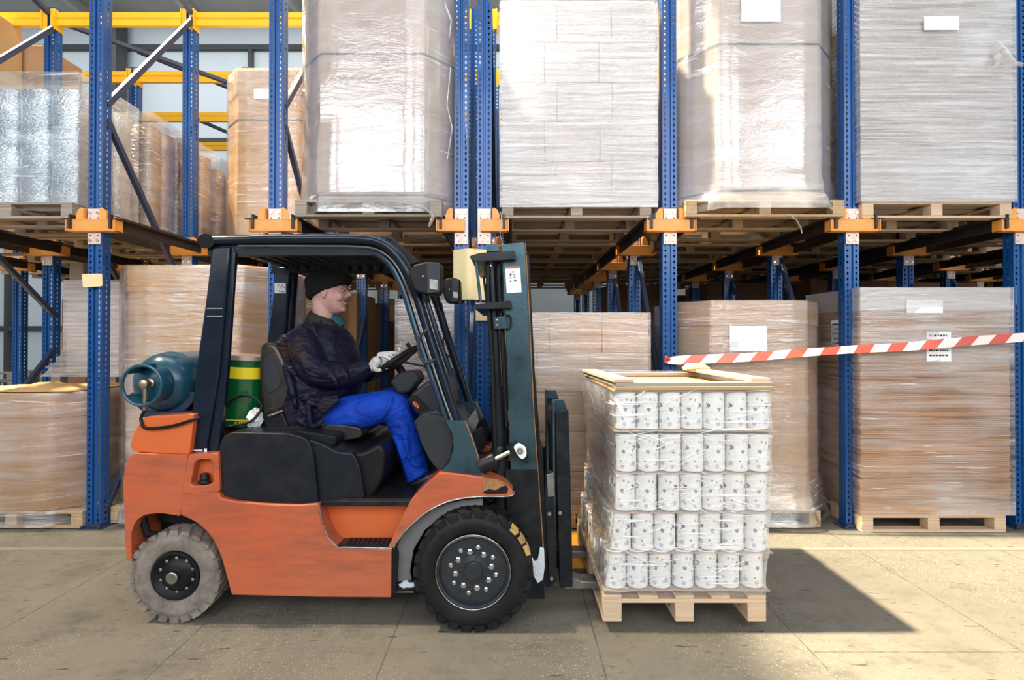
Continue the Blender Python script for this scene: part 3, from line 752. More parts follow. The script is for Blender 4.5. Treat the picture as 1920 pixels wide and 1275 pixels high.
# ---- loads further back on the upper level
rear = [(3,'the strapped carton above the cab',-1.87,-.64),(5,'the white cartons above the mast',-.05,1.19),(6,'the carton with the big label',1.57,2.78),(7,'the sheet stack at upper right',3.16,4.25)]
for i, ph, xa, xb in rear:
    for n_, y in enumerate((5.95, 7.25, 8.55, 9.85)):
        w = ['second','third','fourth','fifth'][n_]
        pallet(xa, xb, y, y+1.2, PZ, '%s pallet back, behind %s' % (w, ph), 'x', 'woodx', simple=True, nb=7)
        if n_ < 3 or i < 5:
            o = MB().box(xa+.03, xb-.03, y+.03, y+1.17, PT, PT+1.7).build('large_carton', M['card'], bevel=.01)
            tag(o, '%s carton back on the upper level, behind %s' % (w, ph), 'carton')
for n_, y in enumerate((8.9, 10.2)): pallet(-3.42, -2.26, y, y+1.2, PZ, '%s empty upper pallet deep behind the carton with small paper label' % ['nearer','farther'][n_], 'x', 'woodx', simple=True, nb=7)
tag(MB().box(-3.3, -1.0, 10.6, 11.4, 0, 2.36).build('large_carton', M['cardbrown'], bevel=.01), 'wide dark filler carton added deep behind the steering wheel by the back wall', 'carton')  # added as dark fill in front of the pale back wall
for i, (xa, xb, y0s) in enumerate(((4.65,5.8,(5.95,7.25,8.55,9.85)),(6.2,7.36,(7.25,8.55,9.85)),(7.76,8.9,(8.55,9.85)),(-6.6,-5.4,(7.25,8.55,9.85)),(-8.2,-6.95,(8.55,9.85)))):
    for n_, y in enumerate(y0s):
        w = ['first','second','third','fourth'][n_]; ph = ['bay at the right photo edge','bay one beyond the right edge','bay two beyond the right edge','shadowy bay at the left edge','bay one beyond the left edge'][i]
        pallet(xa, xb, y, y+1.2, PZ, '%s deep upper pallet in the %s' % (w, ph), 'x', 'woodx', simple=True, nb=7)
        o = MB().box(xa+.03, xb-.03, y+.03, y+1.17, PT, PT+(1.7 if i < 3 else 1.0)).build('large_carton', M['card'], bevel=.01)
        tag(o, '%s deep upper carton in the %s' % (w, ph), 'carton')
pallet(-3.42, -2.26, 7.6, 8.8, PZ, 'pallet behind the carton with the small paper label', 'x', 'woodx', simple=True, nb=7)

# ================================================================ ground level loads
# big brown box, far left
X0, X1 = -5.05, WX(190, 4.95)
zt = WZ(738, 4.62)
pallet(-4.95, WX(153,4.6), 4.62, 5.42, .01, 'film covered pallet under the low brown box at left', 'x', 'wood')
octbox(X0, X1+.02, 4.62, 5.42, .155, zt, .22, 'low wide octagonal brown box at the left edge under crumpled film', 'card', lid=.22)
film(X0-.01, X1+.03, 4.60, 5.44, .04, zt+.01, 'shiny crumpled film over the low brown box at left', 'film', ch=.22, flare=.04, flh=.25, wob=.014, topcap=False)
b = MB(); n = 14; rnd = random.Random(5)
g = [[(X0+.05+(X1-X0-.1)*i/n, 4.64+.78*j/6, zt+.012+(.03*math.sin(i*.9)*math.sin(j*.8)+rnd.uniform(0,.012)+ .03*math.exp(-((i-9)/3)**2))*(0 if (i in (0,n) or j in (0,6)) else 1)) for j in range(7)] for i in range(n+1)]
vs = [p for r_ in g for p in r_]; fs = [(i*7+j, (i+1)*7+j, (i+1)*7+j+1, i*7+j+1) for i in range(n) for j in range(6)]
b.add(vs, fs); o = b.build('top_sheet', M['cardgold']); tag(o, 'wavy golden cover sheet lying on top of the low brown box at left', 'cover sheet')
# white wrapped block behind it
xa, xb = WX(120,5.85), -3.74
pallet(xa-.14, xb, 5.85, 6.9, 1.13, 'pallet carrying the pale wrapped block behind the left post', 'x', 'greywood', simple=True)
pallet(xa-.14, xb, 5.85, 6.9, .0, 'ground pallet below the pale wrapped block behind the left post', 'x', 'greywood', simple=True)
tag(MB().box(xa-.1, xb, 5.87, 6.85, .145, 1.12).build('large_carton', M['card'], bevel=.01), 'brown carton below the pale wrapped block behind the left post', 'carton')
tag(MB().box(xa, xb, 5.87, 6.8, 1.275, WZ(527,5.87)).build('large_carton', M['cardwhite'], bevel=.015), 'pale tall carton block behind the left post under the cream card', 'carton')
film(xa, xb, 5.86, 6.81, 1.24, WZ(525,5.86), 'bright stretch film flared round the pale block behind the left post', 'filmheavy', flare=.13, flh=.3)
tag(MB().box(WX(128,7.4), WX(155,7.4), 7.4, 7.9, 2.2, WZ(484,7.4)).build('wrapped_parcel', M['cardwhite'], bevel=.02), 'small pale parcel just above the wrapped block at left', 'parcel')
tag(MB().box(WX(120,7.4), WX(200,7.4), 7.35, 8.2, .0, 2.2).build('large_carton', M['cardbrown'], bevel=.02), 'carton hidden behind the pale wrapped block at left', 'carton')
# piles of empty pallets at the back left
for n_, (px, Y) in enumerate(((20,9.6),(75,9.9),(118,9.3))):
    for k in range(7):
        x = WX(px, Y)
        pallet(x-.4+.02*((k*7)%3), x+.35, Y, Y+1.0, k*.15, '%s empty pallet from the floor in the %s back left pile' % (['first','second','third','fourth','fifth','sixth','seventh'][k], ['left','middle','right'][n_]), 'x', 'greywood', simple=True, group='empty pallets at the back left')
for i_, (x0_, x1_, y_) in enumerate(((1.6,2.75,8.9),(3.15,4.25,8.6),(4.6,5.8,8.2),(3.2,4.2,11),(5.9,7.4,8.5))):  # cartons added as a dark backdrop under the right bays
    tag(MB().box(x0_, x1_, y_, y_+1.1, 0, 2.55).build('large_carton', M['cardbrown'], bevel=.01), '%s dark backdrop carton added deep at the right' % ['first','second','third','fourth','fifth'][i_], 'carton')
# tall wrapped octagon beside the gas cylinder
X0, X1 = WX(236,5.08), WX(500,4.8)
zt = WZ(498, 4.78)
pallet(WX(209,4.75), X1, 4.75, 5.9, .01, 'wrapped pallet under the tall octagonal carton beside the forklift', 'x', 'wood')
octbox(X0, X1, 4.78, 5.9, .155, zt, .24, 'tall octagonal carton standing between the left post and the forklift pillar', 'cardgold', lid=.24)
film(X0-.004, X1+.004, 4.77, 5.91, .03, zt+.006, 'crinkled bright film round the tall carton beside the gas cylinder', 'film', ch=.24, flare=.09, flh=.22, wob=.01)
# things seen through the cab
def plainbox(name, px0, px1, pyt, Y, d, mat, label, z0=.0, cat='carton', fm=None):
    x0, x1 = WX(px0,Y), WX(px1,Y); zt = WZ(pyt, Y)
    tag(MB().box(x0, x1, Y, Y+d, z0, zt).build(name, M[mat], bevel=.012), label, cat)
    if fm: film(x0-.004, x1+.004, Y-.006, Y+d+.004, z0+.02, zt+.006, 'film around the '+label, fm)
plainbox('large_carton', 545, 602, 520, 6.2, 1.0, 'card', 'brown wrapped carton behind the far rear pillar of the cab', fm='filmthin')
plainbox('large_carton', 603, 668, 548, 7.2, 1.0, 'cardgold', 'golden carton seen behind the driver’s face'.replace('’',"'"))
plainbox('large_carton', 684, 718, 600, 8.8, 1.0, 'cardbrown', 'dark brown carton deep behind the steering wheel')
plainbox('large_carton', 728, 760, 560, 9.6, 1.0, 'card', 'narrow brown carton deep behind the far cab window')
X0, X1, Y = WX(752,6.1), WX(852,6.1), 6.1
tag(MB().box(X0-.05, X1, Y, Y+1.1, 0, WZ(562,Y)).build('foil_wrapped_block', M['foilbrown'], bevel=.03), 'dark shiny foil wrapped block behind the front cab pillar', 'wrapped block')
film(X0-.055, X1+.004, Y-.006, Y+1.1, .02, WZ(561,Y), 'glittering film on the foil wrapped block behind the front cab pillar', 'film')
# pale stack behind the mast
X0, X1 = WX(925,4.62), WX(1216,4.62)
zz = [.155, .155+.35, WZ(840,4.62)+.0, WZ(735,4.62), WZ(661,4.62), WZ(587,4.62)]
zz = [.155] + [.155+(WZ(587,4.62)-.155)*k/5 for k in range(1,6)]
pallet(X0, X1-.02, 4.62, 5.8, .01, 'pallet under the pale carton stack between mast and can load', 'x', 'wood')
cartons(X0, X1, 4.62, 5.8, zz, 'cardtan', 'the grey stack between mast and can load', [(.36,.7),(.28,.62)], 'cartons stacked behind the mast')
film(X0-.003, X1+.003, 4.613, 5.81, .1, zz[-1]+.006, 'streaky stretch film round the pale carton stack behind the mast', 'film', wob=.005)
# octagon with label behind the can load
X0, X1 = WX(1266,4.95), WX(1524,4.95); zt = WZ(564,4.64)
pallet(X0-.02, WX(1540,4.62), 4.64, 5.84, .01, 'pallet under the labelled carton behind the can load', 'x', 'wood')
octbox(X0, X1, 4.64, 5.84, .155, zt, .24, 'octagonal carton with a large blank label behind the can load', 'cardtan', lid=WZ(564,4.64)-WZ(611,4.64), labels=((WX(1368,4.62), WX(1438,4.62), WZ(659,4.62), WZ(611,4.62)),))
film(X0-.004, X1+.004, 4.63, 5.85, .05, zt+.006, 'clear film round the labelled carton behind the can load, flared at its foot', 'filmthin', ch=.24, flare=.10, flh=.4)
# sheet stack at right
X0, X1 = WX(1614,4.55), WX(1893,4.55); zt = WZ(541,4.55)
pallet(X0, WX(1884,4.55), 4.55, 5.35, .0, 'pale pallet under the sheet stack standing on the floor at right', 'x', 'palewood')
r = sheetstack(X0, X1, 4.55, 5.35, .145, zt, 'stack of flat cardboard sheets on the floor behind the barrier tape at right', 'sheets', 110, 8)
MB().box(X0-.005, X1+.008, 4.545, 5.355, WZ(582,4.55), zt+.004).build('cover_sheet', M['cardwhite'], r, bevel=.004)
film(X0-.003, X1+.008, 4.54, 5.36, .15, zt+.01, 'stretch film round the floor sheet stack behind the barrier tape', 'film', wob=.006)
o = paperlabel('address_label', WX(1737,4.53), WX(1783,4.53), 4.53, WZ(678,4.53), WZ(622,4.53), None, 5); tag(o, 'white printed address label hanging on the floor sheet stack, crossed by the tape', 'label')
o = paperlabel('paper_label', WX(1700,4.53), WX(1768,4.53), 4.53, WZ(587,4.53), WZ(562,4.53)); tag(o, 'blank paper strip near the top of the floor sheet stack', 'label')
# brown box beyond it, label on its side
xs = X0-.012
b = MB().box(xs-.002, xs, 4.75, 4.95, WZ(648,4.85), WZ(600,4.85)); o = b.build('side_label', M['white'], flat=True); tag(o, 'small white label on the shaded left side of the floor sheet stack', 'label')
b = MB()
for k in range(5): b.box(xs-.003, xs-.002, 4.77, 4.93-.02*(k%2), WZ(644-k*9,4.85)-.005, WZ(644-k*9,4.85)+.008)
b.build('print', M['ink'], o, flat=True)
# next column at the right edge
tag(MB().box(4.62, 5.7, 4.62, 5.8, .15, WZ(566,4.7)).build('large_carton', M['cardbrown'], bevel=.02), 'brown carton cut off by the right edge of the photo, ground level', 'carton')
pallet(4.62, 5.7, 4.6, 5.8, 0, 'pallet cut off by the right edge of the photo', 'x', simple=True)
tag(MB().box(4.62, 5.7, 4.7, 5.8, PT, 4.9).build('large_carton', M['cardgold'], bevel=.02), 'golden carton cut off by the right edge of the photo, upper level', 'carton')
pallet(4.62, 5.7, 4.6, 5.8, PZ, 'pallet at the right edge of the photo on the upper level', 'x', simple=True)

# ---- cards on the posts, barrier tape
o = MB(); q = rnd_poly(P((155,514),(192,513),(193,537),(157,539), Y=4.6), .015); o.prism(q, 4.59, 4.6); tag(o.build('cream_card', M['cream']), 'small cream card fixed on the left front post', 'card')
xs = [W(p, 500, 4.5) for p in (849, 868, 888, 912)]
za, zb = WZ(561,4.5), WZ(464,4.5)
rs = []
pts = [(WX(849,4.62),4.634),(WX(862,4.58),4.59),(WX(875,4.55),4.55),(WX(884,4.55),4.55),(WX(895,4.58),4.58),(WX(912,4.6),4.61)]
b = MB(); loop = spline(pts, 4); th = [(x, y+.003) for x, y in loop][::-1]
b.prismz(loop+th, za, zb); tag(b.build('cream_sheet', M['cream'], angle=60), 'large curled cream sheet hung on the twin posts beside the mast', 'sheet')
tag(MB().prism(P((892,568),(914,568),(914,601),(892,601), Y=4.58), 4.57, 4.58).build('cream_card', M['cream']), 'small cream card low on the twin posts behind the mast', 'card')
def ribbon(pts, w, tw, n=40, th=.0012):
    rs = []
    sp = spline(pts, 8)
    for k, p in enumerate(sp):
        a = tw(k/(len(sp)-1)); d = Vector((0, math.sin(a), math.cos(a))); nn = Vector((0, math.cos(a), -math.sin(a)))
        p = Vector(p); rs.append([tuple(p+d*w/2+nn*th), tuple(p-d*w/2+nn*th), tuple(p-d*w/2-nn*th), tuple(p+d*w/2-nn*th)])
    return MB().rings(rs)
b = ribbon([W(1247,677,4.60),W(1300,674,4.54),W(1400,670,4.5),W(1500,662,4.48),W(1600,655,4.47),W(1700,650,4.46),W(1800,641,4.45),W(1926,632,4.44)], .075, lambda t: .15+.9*math.sin(t*PI*1.1)**2*t if t > .1 else 1.2-10.5*t)
b.tube([W(1247,677,4.6),W(1250,668,4.58),W(1256,674,4.58),W(1247,680,4.6)], .012, 8)
tag(b.build('barrier_tape', M['tape'], angle=50), 'red and white striped barrier tape stretched from the blue post to the right edge', 'barrier tape')
M['tyre_yellow'] = paint('yellow_tyre_patch', (.50,.32,.11), .8, amt=.9, dirt=(.03,.025,.02), sc=22)  # yellow brown tone of the patches on the front tyre
# ================================================================ forklift
FC = 3.62                      # its centre line, metres from the camera
N = 3.08                       # near side of the body
def far(y): return 2*FC-y
fx, _, fz = W(600, 900, FC)
T = empty('forklift', (fx, FC, 0), 'worn orange and black gas forklift carrying the load of tins', 'forklift')
def both(name, mk, m, parent=T, **kw):
    a = mk(); o = a.build(name, m, parent, **kw); a.mirror(FC).build(name, m, parent, **kw); return o
# counterweight
cw = P((352,853),(346,905),(338,968),(328,966),(300,962),(270,965),(253,978),(246,1000),(246,1050),(238,1052),(234,1010),(233,962),(230,905),(234,878),(246,850), Y=N)
b = MB().prism(rnd_poly(cw, [.01,.01,.01,.01,.03,.03,.03,.02,.004,.004,.02,.05,.1,.05,.03]), N, far(N))
cwo = b.build('counterweight', M['orange'], T, bevel=.022, seg=3)
q = P((272,781),(364,776),(355,852),(300,850),(250,847),(243,836),(250,812),(262,792), Y=N+.02)
MB().prism(rnd_poly(q, [.03,.01,.01,.01,.02,.02,.03,.03]), N+.02, far(N+.02)).build('counterweight_cap', M['orange_bright'], T, bevel=.03, seg=3)
# chassis sides
q = P((341,924),(409,922),(414,934),(440,940),(500,945),(560,947),(597,944),(602,975),(614,1008),(632,1027),(734,1029),(733,1121),(600,1120),(434,1116),(424,1078),(412,1036),(392,1000),(366,978),(338,966), Y=N)
both('side_panel', lambda: MB().prism(rnd_poly(q, [.01,.01,.01,.02,.02,.02,.015,.05,.05,.02,.01,.01,0,.01,.05,.08,.08,.05,.01]), N, N+.16), M['orange'], bevel=.014, seg=3)
# inner frame (dark) between the sides
q = P((300,905),(600,930),(740,940),(742,1095),(470,1085),(420,1010),(360,985),(300,975), Y=N+.16)
MB().prism(q, N+.15, far(N+.15)).build('inner_frame', M['dark'], T)
MB().prism(P((250,960),(420,985),(420,1060),(360,1070),(262,1060), Y=3.4), 3.34, far(3.34)).build('steering_axle', M['blacksteel'], T, bevel=.01)
MB().tube([W(262,985,3.16),W(268,970,3.16),W(276,1000,3.16),W(300,1005,3.2)], .022, 10).build('hose', M['dark'], T)
# step well
q = P((597,942),(772,938),(736,1030),(628,1028), Y=N+.15)
both('step_well', lambda: MB().prism(q, N+.13, N+.2), M['orange_bright'])
def step():
    b = MB(); x0 = W(628,1020,N)[0]; x1 = W(735,1020,N)[0]; z = W(700,1026,N)[2]
    b.box(x0+.01, x1, N+.012, N+.14, z-.02, z+.004)
    for i in range(9):
        for j in range(3):
            xa = x0+.05+(x1-x0-.07)*i/9; b.box(xa, xa+.018, N+.03+.035*j, N+.05+.035*j, z+.004, z+.012)
    return b
both('step_tread', step, M['blacksteel'])
both('step_trim', lambda: MB().tube([W(598,945,N-.001),W(603,975,N-.001),W(615,1008,N-.001),W(633,1026,N-.001),W(735,1028,N-.001)], .0045, 8), M['bare'])
# floor plate
z = W(700,941,N)[2]
MB().box(W(600,940,N)[0], W(795,940,N)[0], N+.02, far(N+.02), z-.03, z).build('floor_plate', M['blacksteel'], T, bevel=.004)
MB().box(W(612,940,N)[0], W(770,940,N)[0], N+.03, far(N+.03), z, z+.008).build('floor_mat', M['dark'], T, bevel=.003)
# front fender
def fender():
    o = P((770,938),(796,912),(824,886),(866,891),(906,896),(930,900),(950,909),(962,921),(961,928),(940,931),(900,931),(868,934),(840,940),(812,952),(788,968),(766,988),(750,1006),(739,1026),(728,1026),(748,985), Y=N)
    return MB().prism(rnd_poly(o, .012, 3), N-.004, N+.22)
both('front_fender', fender, M['orange'], bevel=.008, seg=2)
both('fender_lip', lambda: MB().tube([W(a,c,N-.004) for a,c in spline([(738,1027),(752,1005),(768,988),(790,968),(814,952),(842,940),(870,934),(905,931),(945,931),(962,928),(963,921)],4)], .0055, 8), M['bare'])
both('fender_tear', lambda: MB().prism(P((905,923),(916,917),(930,919),(938,914),(948,910),(953,916),(950,925),(930,926),(912,926), Y=N-.008), N-.010, N-.004), M['dark'])
both('fender_edge', lambda: MB().prism(P((905,896),(930,899),(948,906),(951,912),(945,920),(925,921),(905,925), Y=N-.006), N-.008, N), M['rust_sunlit'])
q = P((742,1112),(742,1030),(752,1006),(768,990),(790,970),(814,954),(842,943),(872,937),(905,935),(905,952),(866,954),(828,968),(797,994),(776,1030),(769,1070),(776,1112), Y=N+.06)
both('arch_liner', lambda: MB().prism(q, N+.06, N+.075), M['arch'], bevel=.003)
q2 = P((728,1028),(738,1027),(745,1040),(742,1112),(733,1118), Y=N+.01)
both('body_end_edge', lambda: MB().prism(q2, N+.012, N+.3), M['dark'])
MB().prism(P((740,1090),(800,1082),(810,1104),(742,1106), Y=3.15), 3.12, far(3.12)).build('drive_axle', M['blacksteel'], T, bevel=.01)
tag(MB().ell(W(765,1094,3.14), (.06,.04,.018)).ell(W(790,1092,3.14), (.04,.04,.02)).jitter(.004).build('snow_lump', M['snow'], T), 'packed grey snow')
# pocket with the black cap
both('side_pocket', lambda: (MB().prism(rnd_poly(P((355,853),(408,851),(411,920),(341,926), Y=N), .008, 2)+[], N+.06, N+.12)), M['orange_bright'])
def pframe():
    o = P((353,852),(409,850),(412,922),(340,927), Y=N-.003); i_ = P((366,862),(398,861),(400,908),(356,912), Y=N-.003)
    o = rnd_poly(o, .015, 4); i_ = rnd_poly(i_, .03, 4)
    b = MB(); n = len(o)
    vs = [(x,N-.003,z) for x,z in o]+[(x,N-.003,z) for x,z in i_]+[(x,N+.08,z) for x,z in i_]+[(x,N+.08,z) for x,z in o]
    fs = []
    for k in range(n):
        j = (k+1)%n; fs += [(k,j,n+j,n+k),(n+k,n+j,2*n+j,2*n+k),(2*n+k,2*n+j,3*n+j,3*n+k),(3*n+k,3*n+j,j,k)]
    return b.add(vs, fs)
both('pocket_frame', pframe, M['orange'], bevel=.005)
MB().ell(W(383,904,N+.02), (.035,.03,.02)).lathe([(.022,-.01),(.028,0),(.02,.03)], W(384,897,N+.03), 'z', 14).build('filler_cap', M['dark'], T)
# engine cover / seat base
q = P((413,836),(420,818),(436,810),(540,812),(578,822),(588,850),(598,944),(560,945),(500,942),(440,934),(418,924),(411,905), Y=N+.03)
MB().prism(rnd_poly(q, [.04,.03,.03,.03,.05,.04,.015,.02,.02,.05,.05,.05], 4), N+.02, far(N+.02)).build('engine_cover', M['hood'], T, bevel=.035, seg=4)
q = P((560,818),(600,830),(634,848),(664,850),(676,880),(684,936),(640,943),(585,944), Y=N+.055)
MB().prism(rnd_poly(q, .025, 4), N+.05, far(N+.05)).build('engine_cover_front', M['hood'], T, bevel=.03, seg=3)
MB().prism(rnd_poly(P((600,852),(640,846),(676,850),(712,832),(722,850),(715,900),(696,938),(604,944), Y=N+.08), .03), N+.09, far(N+.09)).build('battery_cover', M['dark'], T, bevel=.03, seg=3)
MB().prism(rnd_poly(P((440,806),(560,800),(640,812),(640,830),(440,826), Y=3.3), .02), 3.2, far(3.2)).build('seat_deck', M['dark'], T, bevel=.01)
# overhead guard
G = N+.06
def bar(pts_o, y0, y1): return MB().prism(pts_o, y0, y1)
both('rear_pillar', lambda: bar(P((397,464),(431,462),(428,500),(410,700),(386,852),(353,853),(366,700),(386,560), Y=G), G, G+.10), M['guard'], bevel=.01, seg=2)
both('pillar_flange', lambda: bar(P((427,462),(441,464),(436,520),(424,700),(410,851),(386,852),(406,700),(421,520), Y=G+.02), G+.02, G+.07), M['guard'], bevel=.008, seg=2)
both('pillar_ridge', lambda: bar(P((436,470),(442,472),(434,600),(418,790),(412,790),(427,600), Y=G+.015), G+.012, G+.03), M['guard'], bevel=.003)
oc = spline([(385,452),(480,450),(600,449),(680,450),(715,457),(740,475),(762,505),(780,548),(805,630),(835,720),(857,790)], 5)
both('roof_rail', lambda: MB().tube([W(a,c,G+.03) for a,c in oc], [.044]*5+[.047]*30+[.04]*(len(oc)-35), 16, .72), M['guard'])
ic = spline([(440,468),(560,468),(660,469),(700,474),(728,492),(746,520),(762,560),(790,650),(820,735),(838,790)], 5)
both('rail_inner_tube', lambda: MB().tube([W(a,c,G+.045) for a,c in ic], .02, 10), M['steelblue'])
both('rail_highlight', lambda: MB().tube([W(a,c,G+.004) for a,c in spline([(446,461),(560,461),(664,462),(706,468),(736,489),(756,522),(774,566),(800,648),(828,735),(848,790)], 5)], .0055, 6), M['bare'])  # pale line added along the rail as its painted highlight
x0, _, z0 = W(384,452,G); x1 = W(722,452,G)[0]
MB().tube([W(386,452,N+.03), W(386,452,far(N+.03))], .043, 14).build('rear_cross_tube', M['dark'], T)
b = MB(); zt = z0+.02
for k in range(9): 
    y = G+.12+.085*k
for k in range(12):
    x = x0+.12+(x1-x0-.2)*k/11; b.box(x-.02, x+.02, G+.05, far(G+.05), zt-.06, zt+.012)
b.build('roof_slats', M['dark'], T, bevel=.004)
both('roof_side_beam', lambda: MB().box(x0, x1, G+.03, G+.09, zt-.10, zt+.01), M['dark'])
cx, _, cz = W(700,448,G+.05)
MB().prism(P((690,443),(730,441),(790,492),(770,500),(722,455), Y=G+.12), G+.1, far(G+.1)).build('roof_front_visor', M['dark'], T, bevel=.01)
b = MB()
b.beam(W(722,450,G+.06), W(722,450,far(G+.06)), .05, .03, (1,0,0)); b.beam(W(785,500,G+.02), W(785,500,far(G+.02)), .04, .03, (1,0,0))
b.build('front_cross_bar', M['guard'], T, bevel=.005)
o = MB().box(W(667,490,far(G+.03))[0], W(722,490,far(G+.03))[0], far(G+.03)-.006-.06, far(G+.03)-.004-.06, W(667,494,far(G+.09))[2], W(667,487,far(G+.09))[2]).build('warning_sticker', M['white'], T, flat=True)
b = MB(); xx = W(668,490,far(G))[0]; ss = far(G+.03)-.067
rr = random.Random(3)
for k in range(16): b.box(xx+.006+k*.012, xx+.006+k*.012+rr.uniform(.004,.009), ss-.001, ss, W(667,493,far(G+.09))[2]+.003, W(667,488,far(G+.09))[2])
b.build('print', M['ink'], o, flat=True)
MB().box(W(722,490,far(G+.03))[0], W(734,490,far(G+.03))[0], ss-.001, ss+.003, W(667,494,far(G+.09))[2], W(667,487,far(G+.09))[2]).build('warning_sticker', M['red'], T, flat=True)
# sticker on far rear pillar
fy = far(G+.10)-.002
o = MB().prism(P((515,531),(536,531),(536,550),(515,550), Y=fy), fy-.003, fy-.001).build('pillar_sticker', M['white'], T, flat=True)
b = MB()
for k in range(14):
    a = rr.uniform(516,533); c = rr.uniform(533,547); b.prism(P((a,c),(a+rr.uniform(1,3),c),(a+1,c+rr.uniform(1,3)), Y=fy-.003), fy-.0045, fy-.003)
b.build('print', M['ink'], o, flat=True)
# print low on the near pillar
b = MB()
for k in range(9): b.prism(P((364+k*1.8,843),(365.2+k*1.8,843),(365.2+k*1.8,846),(364+k*1.8,846), Y=G-.001), G-.002, G)
b.prism(P((383,841),(388,841),(388,848),(383,848), Y=G-.001), G-.002, G)
b.build('pillar_print', M['white'], T, flat=True)
b = MB()
for k in range(2): b.prism(P((388,577+k*15),(417,577+k*15),(417,579+k*15),(388,579+k*15), Y=G-.001), G-.0015, G)
b.build('worn_tape_mark', M['bare'], T, flat=True)
# front lower pillar casing
both('pillar_casing', lambda: MB().prism(rnd_poly(P((836,788),(872,790),(884,820),(896,856),(906,895),(866,891),(826,884),(842,868),(851,840),(848,812), Y=N+.04), .008, 3), N+.03, N+.13), M['mast'], bevel=.01)
both('casing_worn_edge', lambda: MB().tube([W(872,790,N+.04),W(884,820,N+.04),W(896,856,N+.04),W(906,893,N+.04)], .006, 6), M['rust_sunlit'])
def cowl():
    return MB().prism(rnd_poly(P((778,790),(800,776),(828,778),(846,795),(852,830),(846,862),(826,885),(806,862),(790,830), Y=N+.1), .03, 4), N+.08, N+.12)
both('side_cowl', cowl, M['darkgrey'], bevel=.008)
MB().prism(rnd_poly(P((774,792),(790,776),(820,768),(850,790),(880,830),(890,880),(850,888),(826,880),(800,850), Y=N+.13), .02), N+.13, far(N+.13)).build('front_cowl', M['darkgrey'], T, bevel=.02, seg=3)
MB().prism(rnd_poly(P((768,742),(800,715),(830,706),(842,730),(848,770),(838,782),(800,780),(780,775), Y=3.4), .03), 3.36, 3.95).build('dashboard', M['darkgrey'], T, bevel=.025, seg=3)
MB().prism(rnd_poly(P((764,748),(778,740),(804,768),(790,782), Y=3.34), .006), 3.33, 3.37).build('gauge_panel', M['dark'], T, bevel=.004)
b = MB()
for k in range(3): b.prism(P((774+k*3,754+k*3),(778+k*3,752+k*3),(780+k*3,758+k*3),(776+k*3,760+k*3), Y=3.328), 3.326, 3.33)
b.build('gauge_print', M['red'], T, flat=True)
MB().prism(rnd_poly(P((733,715),(752,697),(780,694),(790,712),(770,735),(748,738), Y=3.55), .02), 3.5, 3.74).build('column_shroud', M['darkgrey'], T, bevel=.02, seg=3)
MB().tube([W(742,680,FC-.02), W(760,706,FC), W(795,770,FC)], [.022,.03,.04], 14).build('steering_column', M['dark'], T)
both('grab_handle', lambda: MB().tube([W(a,c,N-.005) for a,c in spline([(804,618),(794,624),(785,637),(786,660),(793,676),(802,680),(816,674)],4)], .0095, 10), M['darkgrey'])
MB().tube([W(758,679,3.5),W(800,688,3.5),W(818,692,3.5)], .007, 8).build('control_lever', M['dark'], T)
both('pillar_hydraulic_cover', lambda: MB().prism(P((868,800),(892,766),(898,790),(884,822), Y=3.6), 3.58, 3.62), M['bare'])
# steering wheel
c0 = Vector(W(741,679,FC-.04)); ux = Vector((.825,0,.565)); uy = Vector((0,1,0)); un = Vector((-.565,0,.825))
ring = [tuple(c0+ux*(.178*math.cos(2*PI*k/40))+uy*(.178*math.sin(2*PI*k/40))) for k in range(40)]
sw = MB().tube(ring, .0165, 10, closed=True, up=un).build('steering_wheel', M['dark'], T)
b = MB()
for a in (.3, 2.4, 4.5): b.tube([tuple(c0-un*.03), tuple(c0-un*.02+(ux*math.cos(a)+uy*math.sin(a))*.09), tuple(c0+(ux*math.cos(a)+uy*math.sin(a))*.17)], .012, 8)
b.lathe([(.04,-.04),(.045,-.015),(.03,0)], tuple(c0), 'z', 16); b.build('spoke', M['dark'], sw)
b = MB().tube([tuple(c0+ux*.15-uy*.08), tuple(c0+ux*.15-uy*.08+un*.05)], .014, 10); b.build('wheel_knob', M['dark'], sw)
# work lamps
for nm, q, f, Y in (('l', [(764,512),(776,496),(800,490),(824,492),(827,500),(826,546),(820,553),(790,551),(776,545)], [(800,492),(826,494),(825,548),(800,551)], N-.03), ('r', [(829,532),(836,522),(850,520),(862,524),(864,560),(858,569),(838,568),(832,556)], [(848,524),(861,526),(860,566),(846,567)], 3.95)):
    lp = MB().prism(rnd_poly(P(*q, Y=Y), .01, 3), Y, Y+.13).build('work_lamp', M['dark'], T, bevel=.012, seg=2)
    MB().prism(rnd_poly(P(*f, Y=Y), .006, 2), Y-.004, Y+.134).build('lamp_front', M['darkgrey'], lp, bevel=.006)
    cxp = sum(a for a,_ in f)/4; cyp = sum(c for _,c in f)/4; s = .6 if nm == 'r' else 1
    MB().prism(P((cxp-7*s,cyp+2*s),(cxp+8*s,cyp+4*s),(cxp+8*s,cyp+22*s),(cxp-7*s,cyp+20*s), Y=Y-.006), Y-.007, Y-.004).build('lamp_sticker', M['bare'], lp, flat=True)
    MB().ell(W(cxp-(20 if nm=='l' else 11), cyp-3, Y-.004), (.006,.004,.006), 10, 6).build('bolt', M['chrome'], lp)
    MB().tube([W(q[6][0]-20*s, q[6][1], Y+.06), W(q[6][0]-16*s, q[6][1]+14, Y+.08)], .012, 8).build('lamp_bracket', M['dark'], lp)
